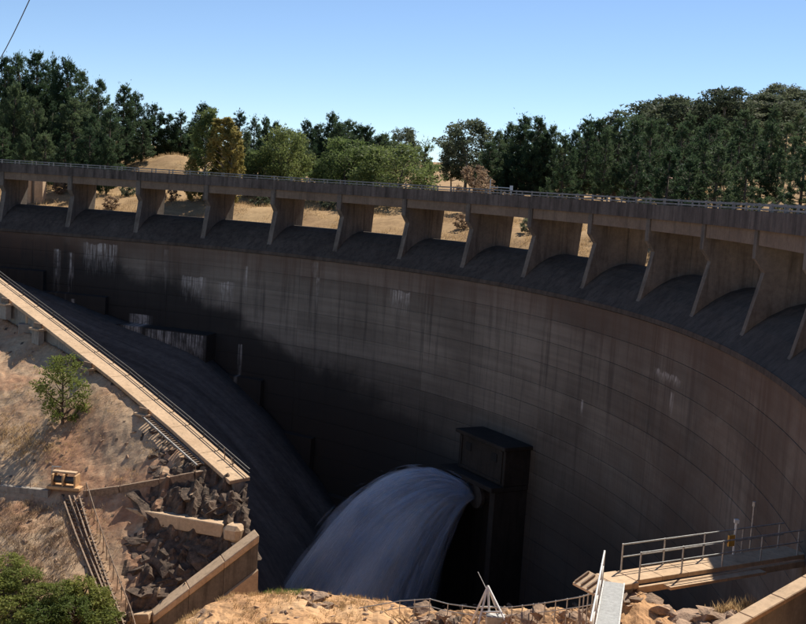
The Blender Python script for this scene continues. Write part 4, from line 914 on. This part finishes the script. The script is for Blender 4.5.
# green shrubs in the bottom left corner
SH = [leafy_proto(81+i, 2.6, 1.7, 'shrub', 'bark', 24, .05, .17, 1., 0, 150) for i in range(2)]
BR = [leafy_proto(91+i, 3.0, 1.3, 'shrub', 'bark', 26, .05, .17, 1.5, .1, 130) for i in range(2)]
for k, (c, y, lib, lab, w) in enumerate(((4, 580, SH, 'green bramble bush at the left edge above the corner', 1.), (22, 590, SH, 'green bramble bush next to the leftmost one', 1.), (-10, 606, SH, 'green bush cut by the left edge of the frame', 1.2), (14, 622, SH, 'dull green bush in the bottom left corner', 1.1), (40, 606, SH, 'green bush between the brambles and the bright broom', 1.), (62, 612, BR, 'bright green broom shrub in the middle of the thicket', 1.), (80, 606, BR, 'tall bright green broom shrub beside the incline track', 1.), (98, 618, BR, 'bright green broom shrub overlapping the foot of the incline', 1.), (46, 634, SH, 'dark green bush along the bottom edge', 1.1), (74, 636, BR, 'broom shrub along the bottom edge of the frame', 1.2), (106, 640, BR, 'broom shrub at the foot of the incline track', 1.1), (30, 640, SH, 'low bush at the very bottom of the thicket', 1.2))):
    p = hit(c, y, left_h); lib = random.choice(lib); root = empty('green_shrub', p-np.array((0, 0, .1)), U(0, 6)); root.scale = (w, w, w*U(.6, .8)); tag(root, lab, 'shrub'); link('stem', lib[0], None, root); link('foliage', lib[1], None, root)
# grass
def tufts(name, P, hgt, r, m, label, nb_=9, spread=.12):
    n = len(P); B_ = np.repeat(P, nb_, 0)+r.normal(0, spread, (n*nb_, 3))*np.array([1, 1, .1]); d = r.normal(0, .38, (n*nb_, 3)); d[:, 2] = 1; d *= (np.repeat(hgt, nb_)*r.uniform(.5, 1.2, n*nb_))[:, None]
    s = r.normal(size=(n*nb_, 3)); s[:, 2] = 0; s /= np.linalg.norm(s, axis=1, keepdims=True); w = .022
    V = np.stack([B_-s*w, B_+s*w, B_+d], 1).reshape(-1, 3); me = np_mesh(name, V, np.arange(len(V)).reshape(-1, 3))
    return tag(link(name, me, M[m]), label, 'grass', kind='stuff')
r = np.random.default_rng(99)
i_ = r.integers(40, 225, 15000); j_ = r.integers(48, 118, 15000); fx = NG[0][i_, j_]+r.normal(0, .25, 15000); fy = NG[1][i_, j_]+r.normal(0, .25, 15000); fz = near_h(fx, fy)
P = np.stack([fx, fy, fz-.02], -1); ok = (wob(fx, fy, 1., 6.) > -.4) & (fx < 1.5); ok &= r.random(15000) < .30
tufts('golden_grass', P[ok], r.uniform(.12, .34, ok.sum()), r, 'dry', 'dry golden grass covering the near bank')
gq = np.array([near_pt(c, y) for c, y in zip(r.uniform(266, 308, 60), r.uniform(591, 595, 60))]); tufts('green_tufts', gq, r.uniform(.12, .32, 60), r, 'greengrass', 'green tufts along the crest of the golden bank')
gq = np.array([near_pt(c, y) for c, y in zip(r.uniform(700, 806, 160), r.uniform(606, 616, 160))]); tufts('straw_tufts', gq, r.uniform(.2, .45, 160), r, 'dry', 'straw coloured tufts by the lower right wall')
gx = r.uniform(-60, -9, 26000)[:26000]; gy = r.uniform(70, 112, 26000); ok = (gy < wall_y(gx)-1.2) & (((wob(gx, gy, 1., 7.) > .5) & (r.random(26000) < .5)) | (r.random(26000) < .06)) & ~((gx > -19.5) & (gy < 86))
gx, gy = gx[ok], gy[ok]; tufts('slope_grass', np.stack([gx, gy, rough_left(gx, gy)-.02], -1), r.uniform(.1, .32, len(gx)), r, 'dry', 'sparse dry grass on the left slope', 6, .2)
a_ = r.uniform(-.36, .3, 30000); e_ = r.uniform(4, 60, 30000); dd = np.interp(a_, az, dam_d)+e_; gx, gy = dd*np.sin(a_), dd*np.cos(a_); ok = wob(gx, gy, 1., 9.) > .1
gx, gy = gx[ok], gy[ok]; tufts('reservoir_grass', np.stack([gx, gy, up_h(gx, gy)-.02], -1), r.uniform(.2, .6, len(gx)), r, 'dry', 'dry grass on the ground upstream of the dam', 5, .3)


sq = np.array([hit(c, y, left_h) for c, y in zip(r.uniform(-20, 78, 520), r.uniform(503, 590, 520))]); tufts('dry_scrub', sq, r.uniform(.2, .55, 520), r, 'deadleaf', 'brown dead scrub on the bank above the green thicket', 16, .25)
sq = np.array([hit(c, y, left_h) for c, y in zip(r.normal(20, 22, 260), r.normal(440, 12, 260))]); tufts('grey_grass', sq, r.uniform(.2, .45, 260), r, 'dry', 'tussocks of dry grass around the lone tree', 12, .2)
